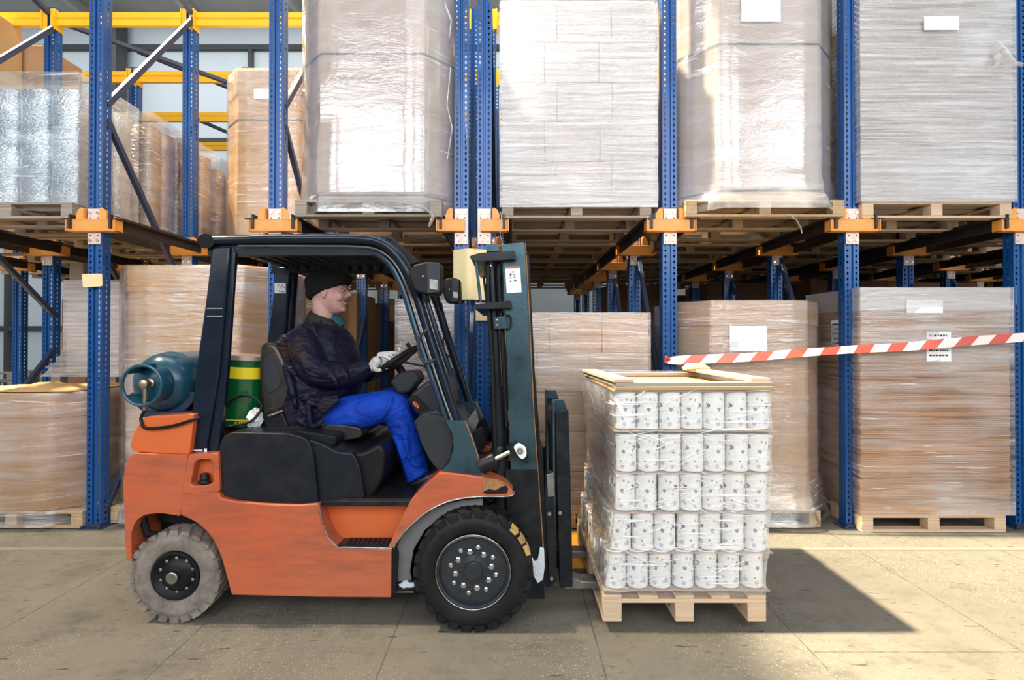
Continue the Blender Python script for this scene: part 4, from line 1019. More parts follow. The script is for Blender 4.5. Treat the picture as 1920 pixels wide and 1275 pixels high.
# wheels
def wheel(px, py, Y, r, wd, rimr, tyre, kind):
    x = W(px, py, Y)[0]; c = (x, Y, r)
    w = empty('wheel', c); w.parent = T; w.location = Vector(c)-OFF[T]; OFF[w] = Vector(c)
    s = 1
    b = MB(); k = .02
    prof = [(rimr-.006,.03),(rimr+.004,.012),(rimr+.012,.004),(rimr+(r-rimr)*.5,-.008),(r-.045,-.002),(r-.018,.012),(r-.011,.03),(r-.011,wd-.03),(r-.03,wd-.008),(rimr,wd)]
    prof = prof+[(rimr-.006,wd-.02)]
    b.rings([[(c[0]+math.cos(2*PI*i/72)*r_, c[1]+t_, c[2]+math.sin(2*PI*i/72)*r_) for i in range(72)] for r_, t_ in prof], cap=False, closed=True); to = b.build('tyre', M[tyre], w, angle=40)
    b = MB(); n = 26 if kind == 'front' else 24
    for q in range(n):
        for side in (0, 1):
            a = 2*PI*(q+.5*side)/n; rs = []
            y0, y1 = (-.002, wd*.56) if side == 0 else (wd*.44, wd+.002)
            sk = .16 if side == 0 else -.16
            for yy, aa in ((y0, a-.0), (y1, a+sk)):
                h = 2*PI/n*.36
                pr = []
                for da, rr_ in ((-h, r-.022), (h, r-.022), (h*.85, r+.001), (-h*.85, r+.001)):
                    pr.append((c[0]+math.cos(aa+da)*rr_, c[1]+yy, c[2]+math.sin(aa+da)*rr_))
                rs.append(pr)
            b.rings(rs)
            if side == 0:   # shoulder lug running down the sidewall
                h = 2*PI/n*.36
                pr0 = [(c[0]+math.cos(a+da)*rr_, c[1]+yy, c[2]+math.sin(a+da)*rr_) for da, rr_, yy in ((-h,r-.032,.001),(h,r-.032,.001),(h,r-.003,-.001),(-h,r-.003,-.001))]
                pr1 = [(p[0], p[1]+.03, p[2]) for p in pr0]
                b.rings([pr0, pr1])
    b.build('tread', M[tyre], to, flat=True)
    b = MB()
    if kind == 'front':
        b.lathe([(rimr-.004,.03),(rimr+.002,.0),(rimr-.008,-.004),(rimr-.016,.004),(rimr-.02,.03),(rimr-.036,.055),(rimr-.05,.06),(.15,.055),(.146,.045),(.088,.045),(.082,.03),(.055,.022),(.05,.01),(.045,.008),(.012,.01),(.002,.01)], c, 'y', 60)
        ro = b.build('rim', M['rim'], w, angle=30)
        MB().tube([(c[0]+math.cos(a)*(rimr+.001), Y-.002, c[2]+math.sin(a)*(rimr+.001)) for a in [2*PI*q/60 for q in range(60)]], .0035, 6, closed=True).build('rim_edge', M['bare'], ro)
        for rad, nn, ph, sz in ((.104,8,.2,.018),(.131,8,.58,.0145)):
            for q in range(nn):
                a = 2*PI*q/nn+ph; p = (c[0]+math.cos(a)*rad, Y+.05, c[2]+math.sin(a)*rad)
                d = 0 if rad < .1 else 0
                MB().lathe([(sz*1.25,.0),(sz*1.25,-.006),(sz,-.006),(sz*.98,-.024),(sz*.6,-.027),(sz*.5,-.022),(.001,-.022)], (p[0],p[1]+d*0,p[2]), 'y', 6).build('wheel_nut', M['chrome'], ro, flat=True)
        for q in range(10):
            a = 2*PI*q/10+.1; MB().ell((c[0]+math.cos(a)*.07, Y+.03, c[2]+math.sin(a)*.07), (.006,.005,.006), 8, 5).build('hub_bolt', M['blacksteel'], ro)
    else:
        b.lathe([(rimr,.03),(rimr-.002,.006),(rimr-.015,.004),(rimr-.03,.02),(rimr-.045,.03),(.1,.032),(.078,.012),(.055,.006),(.035,.0),(.033,-.012),(.002,-.014)], c, 'y', 60)
        ro = b.build('rim', M['dark'], w, angle=30)
        MB().lathe([(.034,-.012),(.034,-.022),(.028,-.026),(.002,-.024)], c, 'y', 30).build('hub_cap', M['bare'], ro)
        for q in range(10):
            a = 2*PI*q/10+.33; MB().lathe([(.010,.01),(.010,-.004),(.006,-.006),(.001,-.005)], (c[0]+math.cos(a)*.098, Y+.028, c[2]+math.sin(a)*.098), 'y', 6).build('wheel_nut', M['bare'], ro, flat=True)
    return w
wheel(887, 1070, 3.0, .336, .21, .208, 'rubber', 'front')
wheel(887, 1070, far(3.0)-.21, .336, .21, .208, 'rubber', 'front')
wheel(326, 1084, 3.1, .267, .17, .142, 'dusty', 'rear')
wheel(326, 1084, far(3.1)-.17, .267, .17, .142, 'dusty', 'rear')
b = MB(); wx, wz = W(887,1070,3.0)[0], .336
for a0, a1 in ((.30,.48),(.52,.66),(.72,.86)):
    rs = []
    for q in range(5):
        a = a0+(a1-a0)*q/4; rs.append([(wx+math.cos(a)*r_, y_, wz+math.sin(a)*r_) for r_, y_ in ((.312,2.997),(.338,2.998),(.3385,3.06),(.312,3.06))])
    b = MB().rings(rs); b.build('tyre_patch', M['tyre_yellow'], T)  # yellow patches round the upper right of the front tyre
# mast
MN = N+.13
def outer(): return MB().prism(P((940,458),(984,454),(990,560),(1000,780),(1013,960),(1022,1120),(962,1120),(958,900),(949,640), Y=MN), MN, MN+.04)
both('mast_channel', outer, M['mast'], bevel=.004)
both('mast_channel_web', lambda: MB().prism(P((976,456),(984,454),(990,560),(1000,780),(1013,960),(1022,1120),(1010,1120),(1003,960),(990,780),(981,560), Y=MN), MN+.04, MN+.13), M['blacksteel'], bevel=.004)
both('mast_sunlit_edge', lambda: MB().tube([W(a,c,MN+.01) for a,c in ((985,456),(991,560),(1001,780),(1014,960),(1021,1060))], .004, 6), M['rust_sunlit'])  # thin orange line of sunlight on the mast edge, painted as colour
both('mast_lower_plate', lambda: MB().prism(P((948,880),(1008,880),(1021,1122),(962,1122), Y=MN), MN-.006, MN+.002), M['blacksteel'])
both('inner_mast', lambda: MB().prism(P((986,478),(992,478),(1003,700),(1019,900),(1030,1060),(1034,1100),(1015,1100),(1002,830), Y=MN+.05), MN+.05, MN+.12), M['blacksteel'], bevel=.003)
both('inner_mast_rail', lambda: MB().prism(P((1008,834),(1017,834),(1022,940),(1028,1070),(1010,1070), Y=MN+.02), MN+.02, MN+.1), M['dark'], bevel=.003)
def tie(pts, y0, y1, m, name): MB().prism(rnd_poly(P(*pts, Y=y0), .008, 3), y0, y1).build(name, m, T, bevel=.006)
both('lift_cylinder', lambda: MB().tube([W(921,500,MN+.06),W(924,560,MN+.06),W(931,720,MN+.06),W(931,722,MN+.06),W(936,840,MN+.06)], [.03,.03,.036,.043,.043], 18), M['black'])
both('cylinder_collar', lambda: MB().tube([W(936,835,MN+.06),W(937,846,MN+.06),W(938,900,MN+.06),W(940,960,MN+.06)], [.046,.058,.045,.04], 18), M['blacksteel'])
both('cylinder_rod', lambda: MB().tube([W(918,478,MN+.06),W(922,545,MN+.06)], .018, 14), M['chrome'])
both('hydraulic_hose', lambda: MB().tube([W(a,c,MN+.02) for a,c in spline([(916,470),(915,560),(922,660),(926,780),(930,860)],4)], .013, 10), M['dark'])
both('hydraulic_hose', lambda: MB().tube([W(a,c,MN+.03) for a,c in spline([(934,480),(937,560),(945,690),(950,800)],4)], .012, 10), M['dark'])
tie([(880,480),(900,474),(966,470),(968,486),(900,490),(884,488)], MN-.05, far(MN-.05), M['blacksteel'], 'mast_top_tie')
tie([(912,458),(934,457),(936,471),(912,472)], MN-.01, far(MN-.01), M['mast'], 'mast_cross_head')
tie([(890,570),(930,566),(958,564),(961,578),(930,579),(890,580)], MN-.04, far(MN-.04), M['blacksteel'], 'mast_middle_tie')
both('hose_guard', lambda: MB().tube([W(892,485,MN-.03),W(896,520,MN-.03),W(901,566,MN-.03)], .009, 8), M['mast'])
MB().prism(rnd_poly(P((925,595),(948,592),(951,616),(927,617), Y=MN-.03), .005), MN-.03, MN-.01).build('hose_clamp', M['mast'], T, bevel=.003)
MB().tube([W(a,c,MN-.02) for a,c in spline([(946,592),(956,592),(958,604),(955,616),(946,616)],3)], .006, 8).build('clamp_loop', M['dark'], T)
for c in (600, 610): MB().ell(W(932,c,MN-.032), (.009,.006,.009), 10, 6).build('bolt', M['bare'], T)
o = MB().prism(P((947,500),(975,499),(978,548),(950,550), Y=MN-.001), MN-.003, MN-.001).build('safety_sticker', M['white'], T, flat=True)
MB().prism(P((947,500),(975,499),(975.4,503),(947.3,504), Y=MN-.003), MN-.004, MN-.003).build('sticker_band', M['red'], o, flat=True)
b = MB()
for (a,c,d,e) in ((962,509,4,2),(958,512,3,6),(964,514,5,1.5),(966,518,2,4),(956,520,6,1.5),(958,526,3,2),(966,524,4,3)): b.prism(P((a-2,c),(a-2+d,c+.5),(a-2+d,c+e),(a-2,c+e), Y=MN-.003), MN-.0045, MN-.003)
b.build('sticker_drawing', M['ink'], o, flat=True)
# tilt cylinder and pivot plate
both('tilt_cylinder', lambda: MB().tube([W(899,876,N+.06),W(903,873,N+.06),W(928,862,N+.06),W(930,861,N+.06)], [.046,.05,.05,.044], 18), M['blacksteel'])
both('tilt_rod', lambda: MB().tube([W(926,862,N+.06),W(956,847,N+.06)], .015, 14), M['chrome'])
both('pivot_plate', lambda: MB().prism(rnd_poly(P((948,838),(966,827),(978,833),(991,850),(990,868),(978,862),(958,846), Y=N+.09), .006, 3), N+.06, N+.14), M['blacksteel'], bevel=.004)
both('pivot_cap', lambda: MB().prism(rnd_poly(P((962,838),(972,829),(986,838),(988,853),(980,862),(972,856), Y=N+.055), .015, 4), N+.045, N+.06), M['white'], bevel=.003)
both('bolt', lambda: MB().lathe([(.02,0),(.02,-.012),(.008,-.013),(.001,-.01)], W(975,845,N+.045), 'y', 6), M['bare'], flat=True)
both('valve_block', lambda: MB().prism(rnd_poly(P((880,812),(905,800),(914,830),(900,850),(888,840), Y=3.4), .01), 3.36, 3.44), M['dark'], bevel=.008)
MB().tube([W(870,818,3.25),W(890,838,3.2),W(905,850,3.25),W(925,846,3.3)], .01, 8).tube([W(900,925,3.3),W(920,940,3.3),W(940,925,3.3)], .018, 8).build('hydraulic_hose', M['dark'], T)
tag(MB().prism(P((996,1040),(1002,1052),(1008,1046),(1012,1024),(1020,1027),(1021,1060),(1018,1084),(1008,1092),(1000,1078), Y=MN-.008), MN-.03, MN-.006).build('snow_lump', M['snow'], T, bevel=.012, seg=3), 'white snow stuck to the mast foot')
# carriage and forks
CN = MN+.02
both('carriage_upright', lambda: MB().prism(P((1041,772),(1066,768),(1070,900),(1074,1100),(1050,1103),(1044,900), Y=CN), CN, CN+.09), M['blacksteel'], bevel=.005)
both('carriage_top_channel', lambda: (MB().prism(P((1036,754),(1040,752),(1043,1100),(1038,1100), Y=CN), CN, CN+.1).prism(P((1036,752),(1060,752),(1066,770),(1042,772), Y=CN), CN+.085, CN+.1)), M['mast'], bevel=.003)
both('carriage_bracket', lambda: MB().prism(rnd_poly(P((1022,888),(1036,884),(1040,960),(1044,1090),(1030,1092),(1022,960), Y=CN), .008), CN-.01, CN+.05), M['blacksteel'], bevel=.004)
both('chain_anchor', lambda: MB().prism(rnd_poly(P((1025,890),(1038,886),(1040,930),(1027,932), Y=CN-.015), .004), CN-.02, CN-.01), M['bare'], bevel=.003)
for a, c in ((1030,963),(1050,961),(1034,1084)): MB().lathe([(.012,0),(.012,-.012),(.004,-.013),(.001,-.011)], W(a,c,CN-.012), 'y', 10).build('bolt', M['bare'], T)
b = MB()
for zpy in (800, 1060): 
    p = W(1052, zpy, CN); b.box(p[0]-.04, p[0]+.03, CN+.09, far(CN+.09), p[2]-.06, p[2]+.06)
b.build('carriage_bar', M['blacksteel'], T, bevel=.006)
ZF = W(1100,1099,3.3)[2]
for k, y in enumerate((3.26, 3.66+.06)):
    xa = W(1058,1090,3.3)[0]; xb = W(1385,1090,3.3)[0]
    q = [(xa,ZF),(xb-.05,ZF+.012),(xb,ZF+.022),(xb,ZF+.028),(xa+.1,ZF+.046),(xa+.045,ZF+.07),(xa+.04,ZF+.6),(xa,ZF+.6)]
    MB().prism(q, y, y+.11).build('fork', M['bare'], T, bevel=.005)
# gas cylinder
R0 = .183
c = Vector(W(309,718,3.25)); c.z = W(309,717,3.25)[2]
g = empty('gas_cylinder', (c.x, 3.2, c.z-R0), 'blue gas cylinder lying across the back of the forklift', 'gas cylinder')
y0 = 3.26
pr = [(.03,-.125),(.07,-.12),(.12,-.10),(.158,-.065),(.177,-.02),(.183,.04),(.184,.045),(.1865,.05),(.184,.055),(.183,.06),(.183,.52),(.17,.58),(.12,.63),(.02,.65)]
MB().lathe(pr, (c.x, y0, c.z), 'y', 48).build('tank', M['lpg'], g)
b = MB(); n = 44
for a0, a1 in ((.48*PI, .80*PI),(1.18*PI, 1.46*PI),(1.70*PI, 2.28*PI)):
    rs = []
    for k in range(n//2+1):
        a = a0+(a1-a0)*k/(n//2); ca, sa = math.cos(a), math.sin(a)
        rs.append([(c.x+ca*r_, y0+t, c.z+sa*r_) for r_, t in ((.108,-.095),(.108,-.20),(.118,-.212),(.124,-.20),(.118,-.095))])
    b.rings(rs)
b.tube([(c.x+math.cos(a)*.114, y0-.21, c.z+math.sin(a)*.114) for a in [2*PI*q/44 for q in range(44)]], .010, 8, closed=True)
b.build('collar', M['lpg'], g, bevel=0)
MB().lathe([(.028,-.11),(.028,-.135),(.018,-.14),(.018,-.155),(.025,-.16),(.025,-.19),(.010,-.195)], (c.x-.01, y0, c.z+.005), 'y', 16).build('valve', M['brass'], g)
MB().tube([(c.x-.01,y0-.165,c.z-.0),(c.x-.012,y0-.165,c.z-.05),(c.x-.014,y0-.165,c.z-.09)], [.016,.014,.012], 8).tube([(c.x-.014,y0-.165,c.z-.09),(c.x-.016,y0-.165,c.z-.15)], .009, 8).build('valve_nut', M['brass'], g)
for y in (3.24, 3.64):
    MB().box(c.x-.1, c.x+.2, y-.04, y+.04, c.z-.205, c.z-.17).tube([(c.x+math.cos(a)*.19, y, c.z+math.sin(a)*.19) for a in [PI*1.1+PI*.8*q/16 for q in range(17)]], .012, 6, 2.4).build('cylinder_cradle', M['lpgdark'], T, bevel=.004)
x_, y_, z_ = c.x-.016, y0-.165, c.z-.15
MB().tube(spline([(x_,y_,z_),(x_-.02,y_-.0,z_-.05),(x_+.01,y_-.01,z_-.10),W(300,802,3.075),W(330,797,3.08),W(362,787,3.085),W(376,783,3.1)],6), .009, 8).build('gas_hose', M['dark'], T)
# green bucket
bc = W(450,795,3.5)
bk = empty('paint_bucket', (bc[0], 3.5, W(452,797,3.36)[2]), 'green tin bucket with a yellow band behind the seat', 'bucket')
tl = Vector(W(460,664,3.5))-Vector(W(450,792,3.5)); tl.y = 0; ax = tl.normalized(); Hh = tl.length
def buck(name, t0, t1, r0, r1, m, par=bk):
    p0 = Vector(W(450,792,3.5))+ax*(Hh*t0); p1 = Vector(W(450,792,3.5))+ax*(Hh*t1)
    return MB().tube([p0, p1], [r0, r1], 40, up=(0,1,0)).build(name, M[m], par, angle=50)
buck('body', 0, .92, .15, .158, 'green'); buck('yellow_band', .67, .83, .1572, .1585, 'yellow'); buck('rim', .90, .93, .163, .163, 'green')
buck('rim', .645, .66, .160, .160, 'green'); buck('lid', .93, .99, .160, .158, 'lidpink'); buck('foot_ring', -.01, .02, .153, .153, 'green'); buck('yellow_line', .08, .095, .1515, .1515, 'yellow')
b = MB(); pb = Vector(W(450,792,3.5))
for k in range(8):
    a = -PI/2+.30+k*.045 if k != 1 else None
    if a is None: continue
    p = pb+ax*(Hh*.045)+Vector((math.sin(.3+k*.075)*.1535, -math.cos(.3+k*.075)*.1535, 0)); b.box(p.x-.004, p.x+.004, p.y-.001, p.y+.004, p.z-.006, p.z+.006)
b.build('lettering', M['yellow'], bk, flat=True)
MB().tube(spline([W(421,775,3.3),W(432,752,3.3),W(455,742,3.3),W(480,748,3.3),W(490,765,3.3),W(470,790,3.25),W(430,800,3.25)],5), .008, 8).build('cable', M['dark'], T)
b = MB().ell(W(478,785,3.32), (.045,.05,.06), 18, 12); b.jitter(.012); tag(b.build('crumpled_rag', M['filmheavy'] and M['white'], None), 'crumpled white checked rag between the bucket and the seat', 'rag')
# seat
S0, S1 = 3.36, 3.88
q = P((487,648),(500,640),(517,645),(530,670),(545,702),(546,735),(538,760),(522,775),(526,800),(504,808),(494,790),(486,740),(484,690), Y=S0)
MB().prism(rnd_poly(q, .025, 4), S0, S1).build('seat_back', M['vinyl'], T, bevel=.03, seg=3)
MB().prism(rnd_poly(P((494,672),(506,664),(518,690),(526,712),(524,728),(506,738),(496,730), Y=S0-.002), .02, 4), S0-.004, S0+.02).build('seat_back_inset', M['darkgrey'], T, bevel=.005)
MB().prism(rnd_poly(P((492,775),(510,762),(530,772),(542,800),(536,812),(500,812), Y=S0-.02), .02, 4), S0-.03, S0+.04).build('seat_hinge', M['dark'], T, bevel=.01)
MB().tube([W(503,780,S0-.04),W(512,778,S0-.045),W(530,770,S0-.045)], [.006,.009,.004], 8).build('seat_lever', M['bare'], T)
MB().prism(rnd_poly(P((515,795),(560,792),(640,796),(676,802),(680,820),(640,828),(530,822), Y=S0), .03, 4), S0, S1).build('seat_cushion', M['vinyl'], T, bevel=.03, seg=3)
# ================================================================ driver
DC = 3.60
D = empty('person', W(620,820,DC), 'man in a black knit hat, navy jacket and blue trousers driving the forklift', 'person')
def slab_ring(py, fx, bx, hw, Y, n=24, ex=2.4, pyb=None):
    f_ = Vector(W(fx, py, Y)); g_ = Vector(W(bx, pyb or py, Y)); cx = (f_+g_)/2; ax = (f_-g_)/2
    out = []
    for k in range(n):
        a = 2*PI*k/n; ca, sa = math.cos(a), math.sin(a)
        u = abs(ca)**(2/ex)*(1 if ca > 0 else -1); v = abs(sa)**(2/ex)*(1 if sa > 0 else -1)
        out.append(tuple(cx+ax*u+Vector((0, hw*v, 0))))
    return out
# body under the clothes: one surface, head to feet
b = MB()
HD = [(589,632,612,.022),(585,641,606,.045),(578,646,598,.064),(571,647.5,594,.075),(566,648.5,591,.08),(560,649.5,588,.083),(553,649,586,.085),(546,648,585,.087),(540,649.5,584,.088),(535,650.5,583,.088),(528,649.5,582,.089),(518,647,582,.09),(510,638,588,.082),(503,628,596,.06),(499,616,604,.03)]
b.rings([slab_ring(py, fx_, bx_, hw, DC, 28, 2.15) for py, fx_, bx_, hw in HD])
b.tube([W(606,560,DC),W(606,590,DC),W(600,625,DC)], [.072,.07,.085], 20)          # neck
b.tube([W(645,541,DC),W(650.5,546,DC),W(655,552,DC),W(655.5,556,DC)], [.009,.013,.017,.014], 12)   # nose
for s in (-1,1): b.ell(W(650.5,556.5,DC+s*.014), (.012,.010,.009), 10, 6)
b.ell(W(650,566.0,DC), (.012,.03,.007), 12, 6); b.ell(W(649,570,DC), (.012,.026,.008), 12, 6)      # lips
b.ell(W(643,580,DC), (.022,.03,.02), 12, 8)                                             # chin
for s in (-1,1):
    b.ell(W(634,556,DC+s*.062), (.03,.016,.03), 12, 8)                                # cheek
    b.tube([W(648,538.5,DC+s*.012),W(646,537.5,DC+s*.04),W(640,539,DC+s*.07)], [.01,.011,.007], 8)   # brow ridge
    b.tube([W(a_,c_,DC+s*(.092)) for a_,c_ in ((604,541),(609,540),(611,546),(609,553),(606,558),(603,554))], [.006,.009,.009,.008,.008,.006], 8)   # ear
    b.ell(W(606,549,DC+s*.087), (.016,.008,.028), 10, 8)
TR = [(606,622,585,.1),(630,642,560,.19),(680,655,545,.17),(740,650,552,.16),(790,650,560,.18),(815,650,570,.17)]
b.rings([slab_ring(py, a_, c_, hw, DC, 20) for py, a_, c_, hw in TR])
def limb(bb, pts, r, n=16): bb.tube([W(*p) for p in spline(pts, 4)], [r[min(int(k/4), len(r)-1)]+(r[min(int(k/4)+1, len(r)-1)]-r[min(int(k/4), len(r)-1)])*((k%4)/4) for k in range((len(pts)-1)*4+1)], n)
armN = [(570,628,DC-.19),(582,668,DC-.24),(600,700,DC-.25),(645,700,DC-.2),(690,684,DC-.15)]
armF = [(575,630,DC+.19),(600,665,DC+.25),(635,700,DC+.24),(680,698,DC+.2),(712,690,DC+.14)]
legN = [(610,795,DC-.11),(675,772,DC-.13),(735,755,DC-.13),(765,820,DC-.12),(790,885,DC-.12)]
legF = [(610,795,DC+.11),(690,765,DC+.13),(757,745,DC+.13),(785,810,DC+.12),(806,870,DC+.12)]
limb(b, armN, [.06,.055,.048,.042,.03]); limb(b, armF, [.06,.055,.048,.042,.03])
limb(b, legN, [.09,.08,.062,.055,.04]); limb(b, legF, [.09,.08,.062,.055,.04])
b.build('body', M['skin'], D, remesh=.0055, smooth=3)
for s in (-1,1):
    MB().ell(W(642.5,544.8,DC+s*.040), (.012,.013,.006), 14, 8).build('eye', M['eye'], D)
    MB().tube([W(648,543,DC+s*.022),W(646.5,541.6,DC+s*.046),W(639,543.4,DC+s*.066)], [.003,.0075,.003], 8).build('eyelid', M['skin'], D)
    MB().ell(W(645.2,544.8,DC+s*.046), (.005,.006,.0055), 10, 6).build('iris', M['ink'], D)
    MB().tube([W(649.5,537,DC+s*.014),W(648,535.5,DC+s*.04),W(641,537.5,DC+s*.072)], [.004,.0055,.003], 8).build('eyebrow', M['hair'], D)
b = MB()
for s in (-1,1): b.tube([W(654.5,559.5,DC+s*.003),W(652.5,561,DC+s*.02),W(646,564.5,DC+s*.045)], [.012,.016,.008], 10, 1.0)
b.build('moustache', M['mous'], D, remesh=.004, smooth=1)
b = MB()
b.rings([slab_ring(py, a_, c_, hw, DC, 28, 2.2) for py, a_, c_, hw in ((549,606,592,.086),(545,616,590,.0915),(538,628,581,.0925),(530,642,580,.093))])
b.build('hair', M['hair'], D, remesh=.006, smooth=2)
# knit hat: brim band tipped up at the front
HT = [(572,592,578,.05,556),(566,600,573,.075,0),(560,606,572,.095,0),(0,0,0,0,0)]
hat = MB()
def hring(fx_, fy_, bx_, by_, hw): return slab_ring(fy_, fx_, bx_, hw, DC, 28, 2.1, by_)
hat.rings([hring(655,529,584,561,.100), hring(657,522,576,548,.106), hring(655,515,573,540,.110), hring(650,508,573,532,.112), hring(643,500,578,520,.106), hring(634,495,587,508,.088), hring(624,492,600,498,.05)])
hat.ell(W(584,551,DC), (.035,.075,.045), 14, 8)
hat.ell(W(582,528,DC-.02), (.035,.06,.05), 14, 8)
hat.build('knit_hat', M['knit'], D, remesh=.007, smooth=2)
b = MB(); rs = [hring(656,532,583,559,.103), hring(660,526,578,549,.110), hring(660,518,577,540,.114), hring(655,512,577,534,.111)]
b.rings(rs); b.build('hat_cuff', M['knit'], D, remesh=.006, smooth=2)
# jacket
b = MB()
TJ = [(604,630,578,.095),(613,640,562,.15),(622,650,551,.205),(640,662,532,.24),(665,672,521,.25),(690,678,519,.25),(715,680,522,.25),(740,668,527,.255),(770,655,533,.265),(800,645,543,.27),(825,637,554,.272),(845,630,572,.27)]
b.rings([slab_ring(py, a_, c_, hw, DC, 28, 2.6) for py, a_, c_, hw in TJ])
limb(b, [(568,634,DC-.17),(574,660,DC-.235),(592,696,DC-.265),(645,704,DC-.215),(692,688,DC-.155)], [.105,.1,.095,.078,.06])
limb(b, [(572,634,DC+.17),(590,665,DC+.24),(630,702,DC+.25),(675,702,DC+.2),(706,694,DC+.15)], [.1,.095,.085,.072,.058])
rr = random.Random(9)
def fold(pts, r): b.tube([W(*p) for p in spline(pts, 4)], [r*math.sin(PI*(k+.6)/((len(pts)-1)*4+1.2)) for k in range((len(pts)-1)*4+1)], 8)
YN = DC-.33
fold([(545,655,YN+.05),(560,690,YN),(580,722,YN+.02)], .022); fold([(600,668,YN+.05),(585,690,YN-.0),(600,715,YN)], .02)
fold([(618,700,YN+.02),(628,712,YN+.01),(632,728,YN+.03)], .018); fold([(645,688,YN+.06),(650,704,YN+.04),(652,722,YN+.06)], .016)
fold([(530,680,YN+.1),(545,720,YN+.06),(556,770,YN+.05)], .024); fold([(560,745,YN+.06),(600,760,YN+.05),(640,752,YN+.06)], .018)
fold([(556,790,YN+.06),(590,800,YN+.05),(610,780,YN+.05)], .018); fold([(575,740,YN+.05),(582,790,YN+.05),(592,840,YN+.06)], .02)
fold([(540,625,DC-.2),(525,650,DC-.2),(520,690,DC-.2)], .03); fold([(548,630,DC-.1),(530,640,DC-.05),(522,660,DC)], .04)
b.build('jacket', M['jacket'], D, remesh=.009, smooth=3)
# collar, shirt, epaulette, pocket flap
b = MB(); b.rings([slab_ring(py, a_, c_, hw, DC, 28, 2.2, pb) for py, a_, c_, hw, pb in ((628,652,572,.125,606),(612,643,577,.107,592),(600,630,584,.092,582),(604,626,588,.080,586),(618,636,580,.095,600))])
b.build('jacket_collar', M['collar'], D, remesh=.006, smooth=1)
MB().tube([W(622,602,DC),W(631,607,DC),W(638,615,DC)], [.05,.05,.04], 20).build('shirt_collar', M['shirt'], D)
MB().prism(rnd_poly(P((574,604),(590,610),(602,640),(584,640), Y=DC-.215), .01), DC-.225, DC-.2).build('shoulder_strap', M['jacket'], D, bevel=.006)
MB().tube([W(576,596,DC-.17),W(568,612,DC-.2)],.006,6).ell(W(571,607,DC-.215), (.009,.006,.009), 10, 6).build('snap_button', M['dark'], D)
MB().prism(rnd_poly(P((580,592),(603,600),(601,608),(578,600), Y=DC-.24), .006), DC-.25, DC-.225).build('shoulder_patch', M['dark'], D, bevel=.003)
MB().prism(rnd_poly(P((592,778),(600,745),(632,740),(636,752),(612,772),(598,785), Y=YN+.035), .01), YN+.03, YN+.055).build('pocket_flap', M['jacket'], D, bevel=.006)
# cuffs
for l, y in (((676,693,686,689),DC-.165),((690,699,700,697),DC+.17)):
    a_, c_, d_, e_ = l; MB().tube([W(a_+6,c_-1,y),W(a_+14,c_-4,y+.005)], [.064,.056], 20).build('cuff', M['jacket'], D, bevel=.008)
# trousers
b = MB()
b.rings([slab_ring(py, a_, c_, hw, DC, 24, 2.5) for py, a_, c_, hw in ((745,650,575,.15),(765,665,568,.19),(795,668,566,.2),(815,655,575,.18))])
limb(b, [(600,785,DC-.11),(672,773,DC-.14),(733,762,DC-.14),(752,790,DC-.135),(772,850,DC-.13),(783,892,DC-.13)], [.125,.118,.098,.092,.084,.08], 20)
limb(b, [(600,785,DC+.11),(690,768,DC+.13),(752,752,DC+.13),(772,790,DC+.13),(790,845,DC+.125),(800,872,DC+.12)], [.12,.11,.094,.085,.08,.075], 20)
YK = DC-.245
for pts, r in (([(735,738,YK+.03),(728,765,YK+.01),(712,790,YK+.03)],.016),([(700,745,YK+.02),(705,768,YK+.01),(700,792,YK+.03)],.014),([(752,800,YK+.03),(762,830,YK+.02),(768,868,YK+.03)],.016),([(738,815,YK+.04),(752,850,YK+.03),(764,892,YK+.04)],.016),([(660,752,YK+.03),(672,772,YK+.02),(664,795,YK+.03)],.014),([(770,860,YK+.04),(780,872,YK+.03),(792,872,YK+.05)],.014),([(762,905,YK+.05),(778,896,YK+.03),(800,882,YK+.06)],.015)): fold(pts, r)
b.build('trousers', M['trouser'], D, remesh=.008, smooth=3)
# boots
for (ax_, ay_, y) in ((788,893,DC-.13),(810,868,DC+.12)):
    b = MB()
    b.tube([W(ax_-4,ay_-22,y),W(ax_,ay_-2,y)], [.058,.06], 18)
    b.rings([[tuple(Vector(W(ax_+dx,ay_+dy,y))+Vector((0, w_*math.sin(2*PI*k/18), h_*math.cos(2*PI*k/18)))) for k in range(18)] for dx, dy, w_, h_ in ((-20,14,.02,.02),(-17,12,.04,.04),(-4,9,.047,.05),(12,4,.05,.045),(26,-4,.052,.036),(34,-9,.04,.026),(38,-11,.015,.012))])
    bo = b.build('boot', M['boot'], D, remesh=.006, smooth=2)
    rs = [[tuple(Vector(W(ax_+dx,ay_+dy,y))+Vector((0, w_*sy, -.012*sz))) for sy, sz in ((-1,0),(1,0),(1,1.6),(-1,1.6))] for dx, dy, w_ in ((-21,24,.036),(-2,21,.044),(16,12,.05),(32,3,.045),(40,-4,.02))]
    MB().rings(rs).build('sole', M['dark'], bo, bevel=.004)
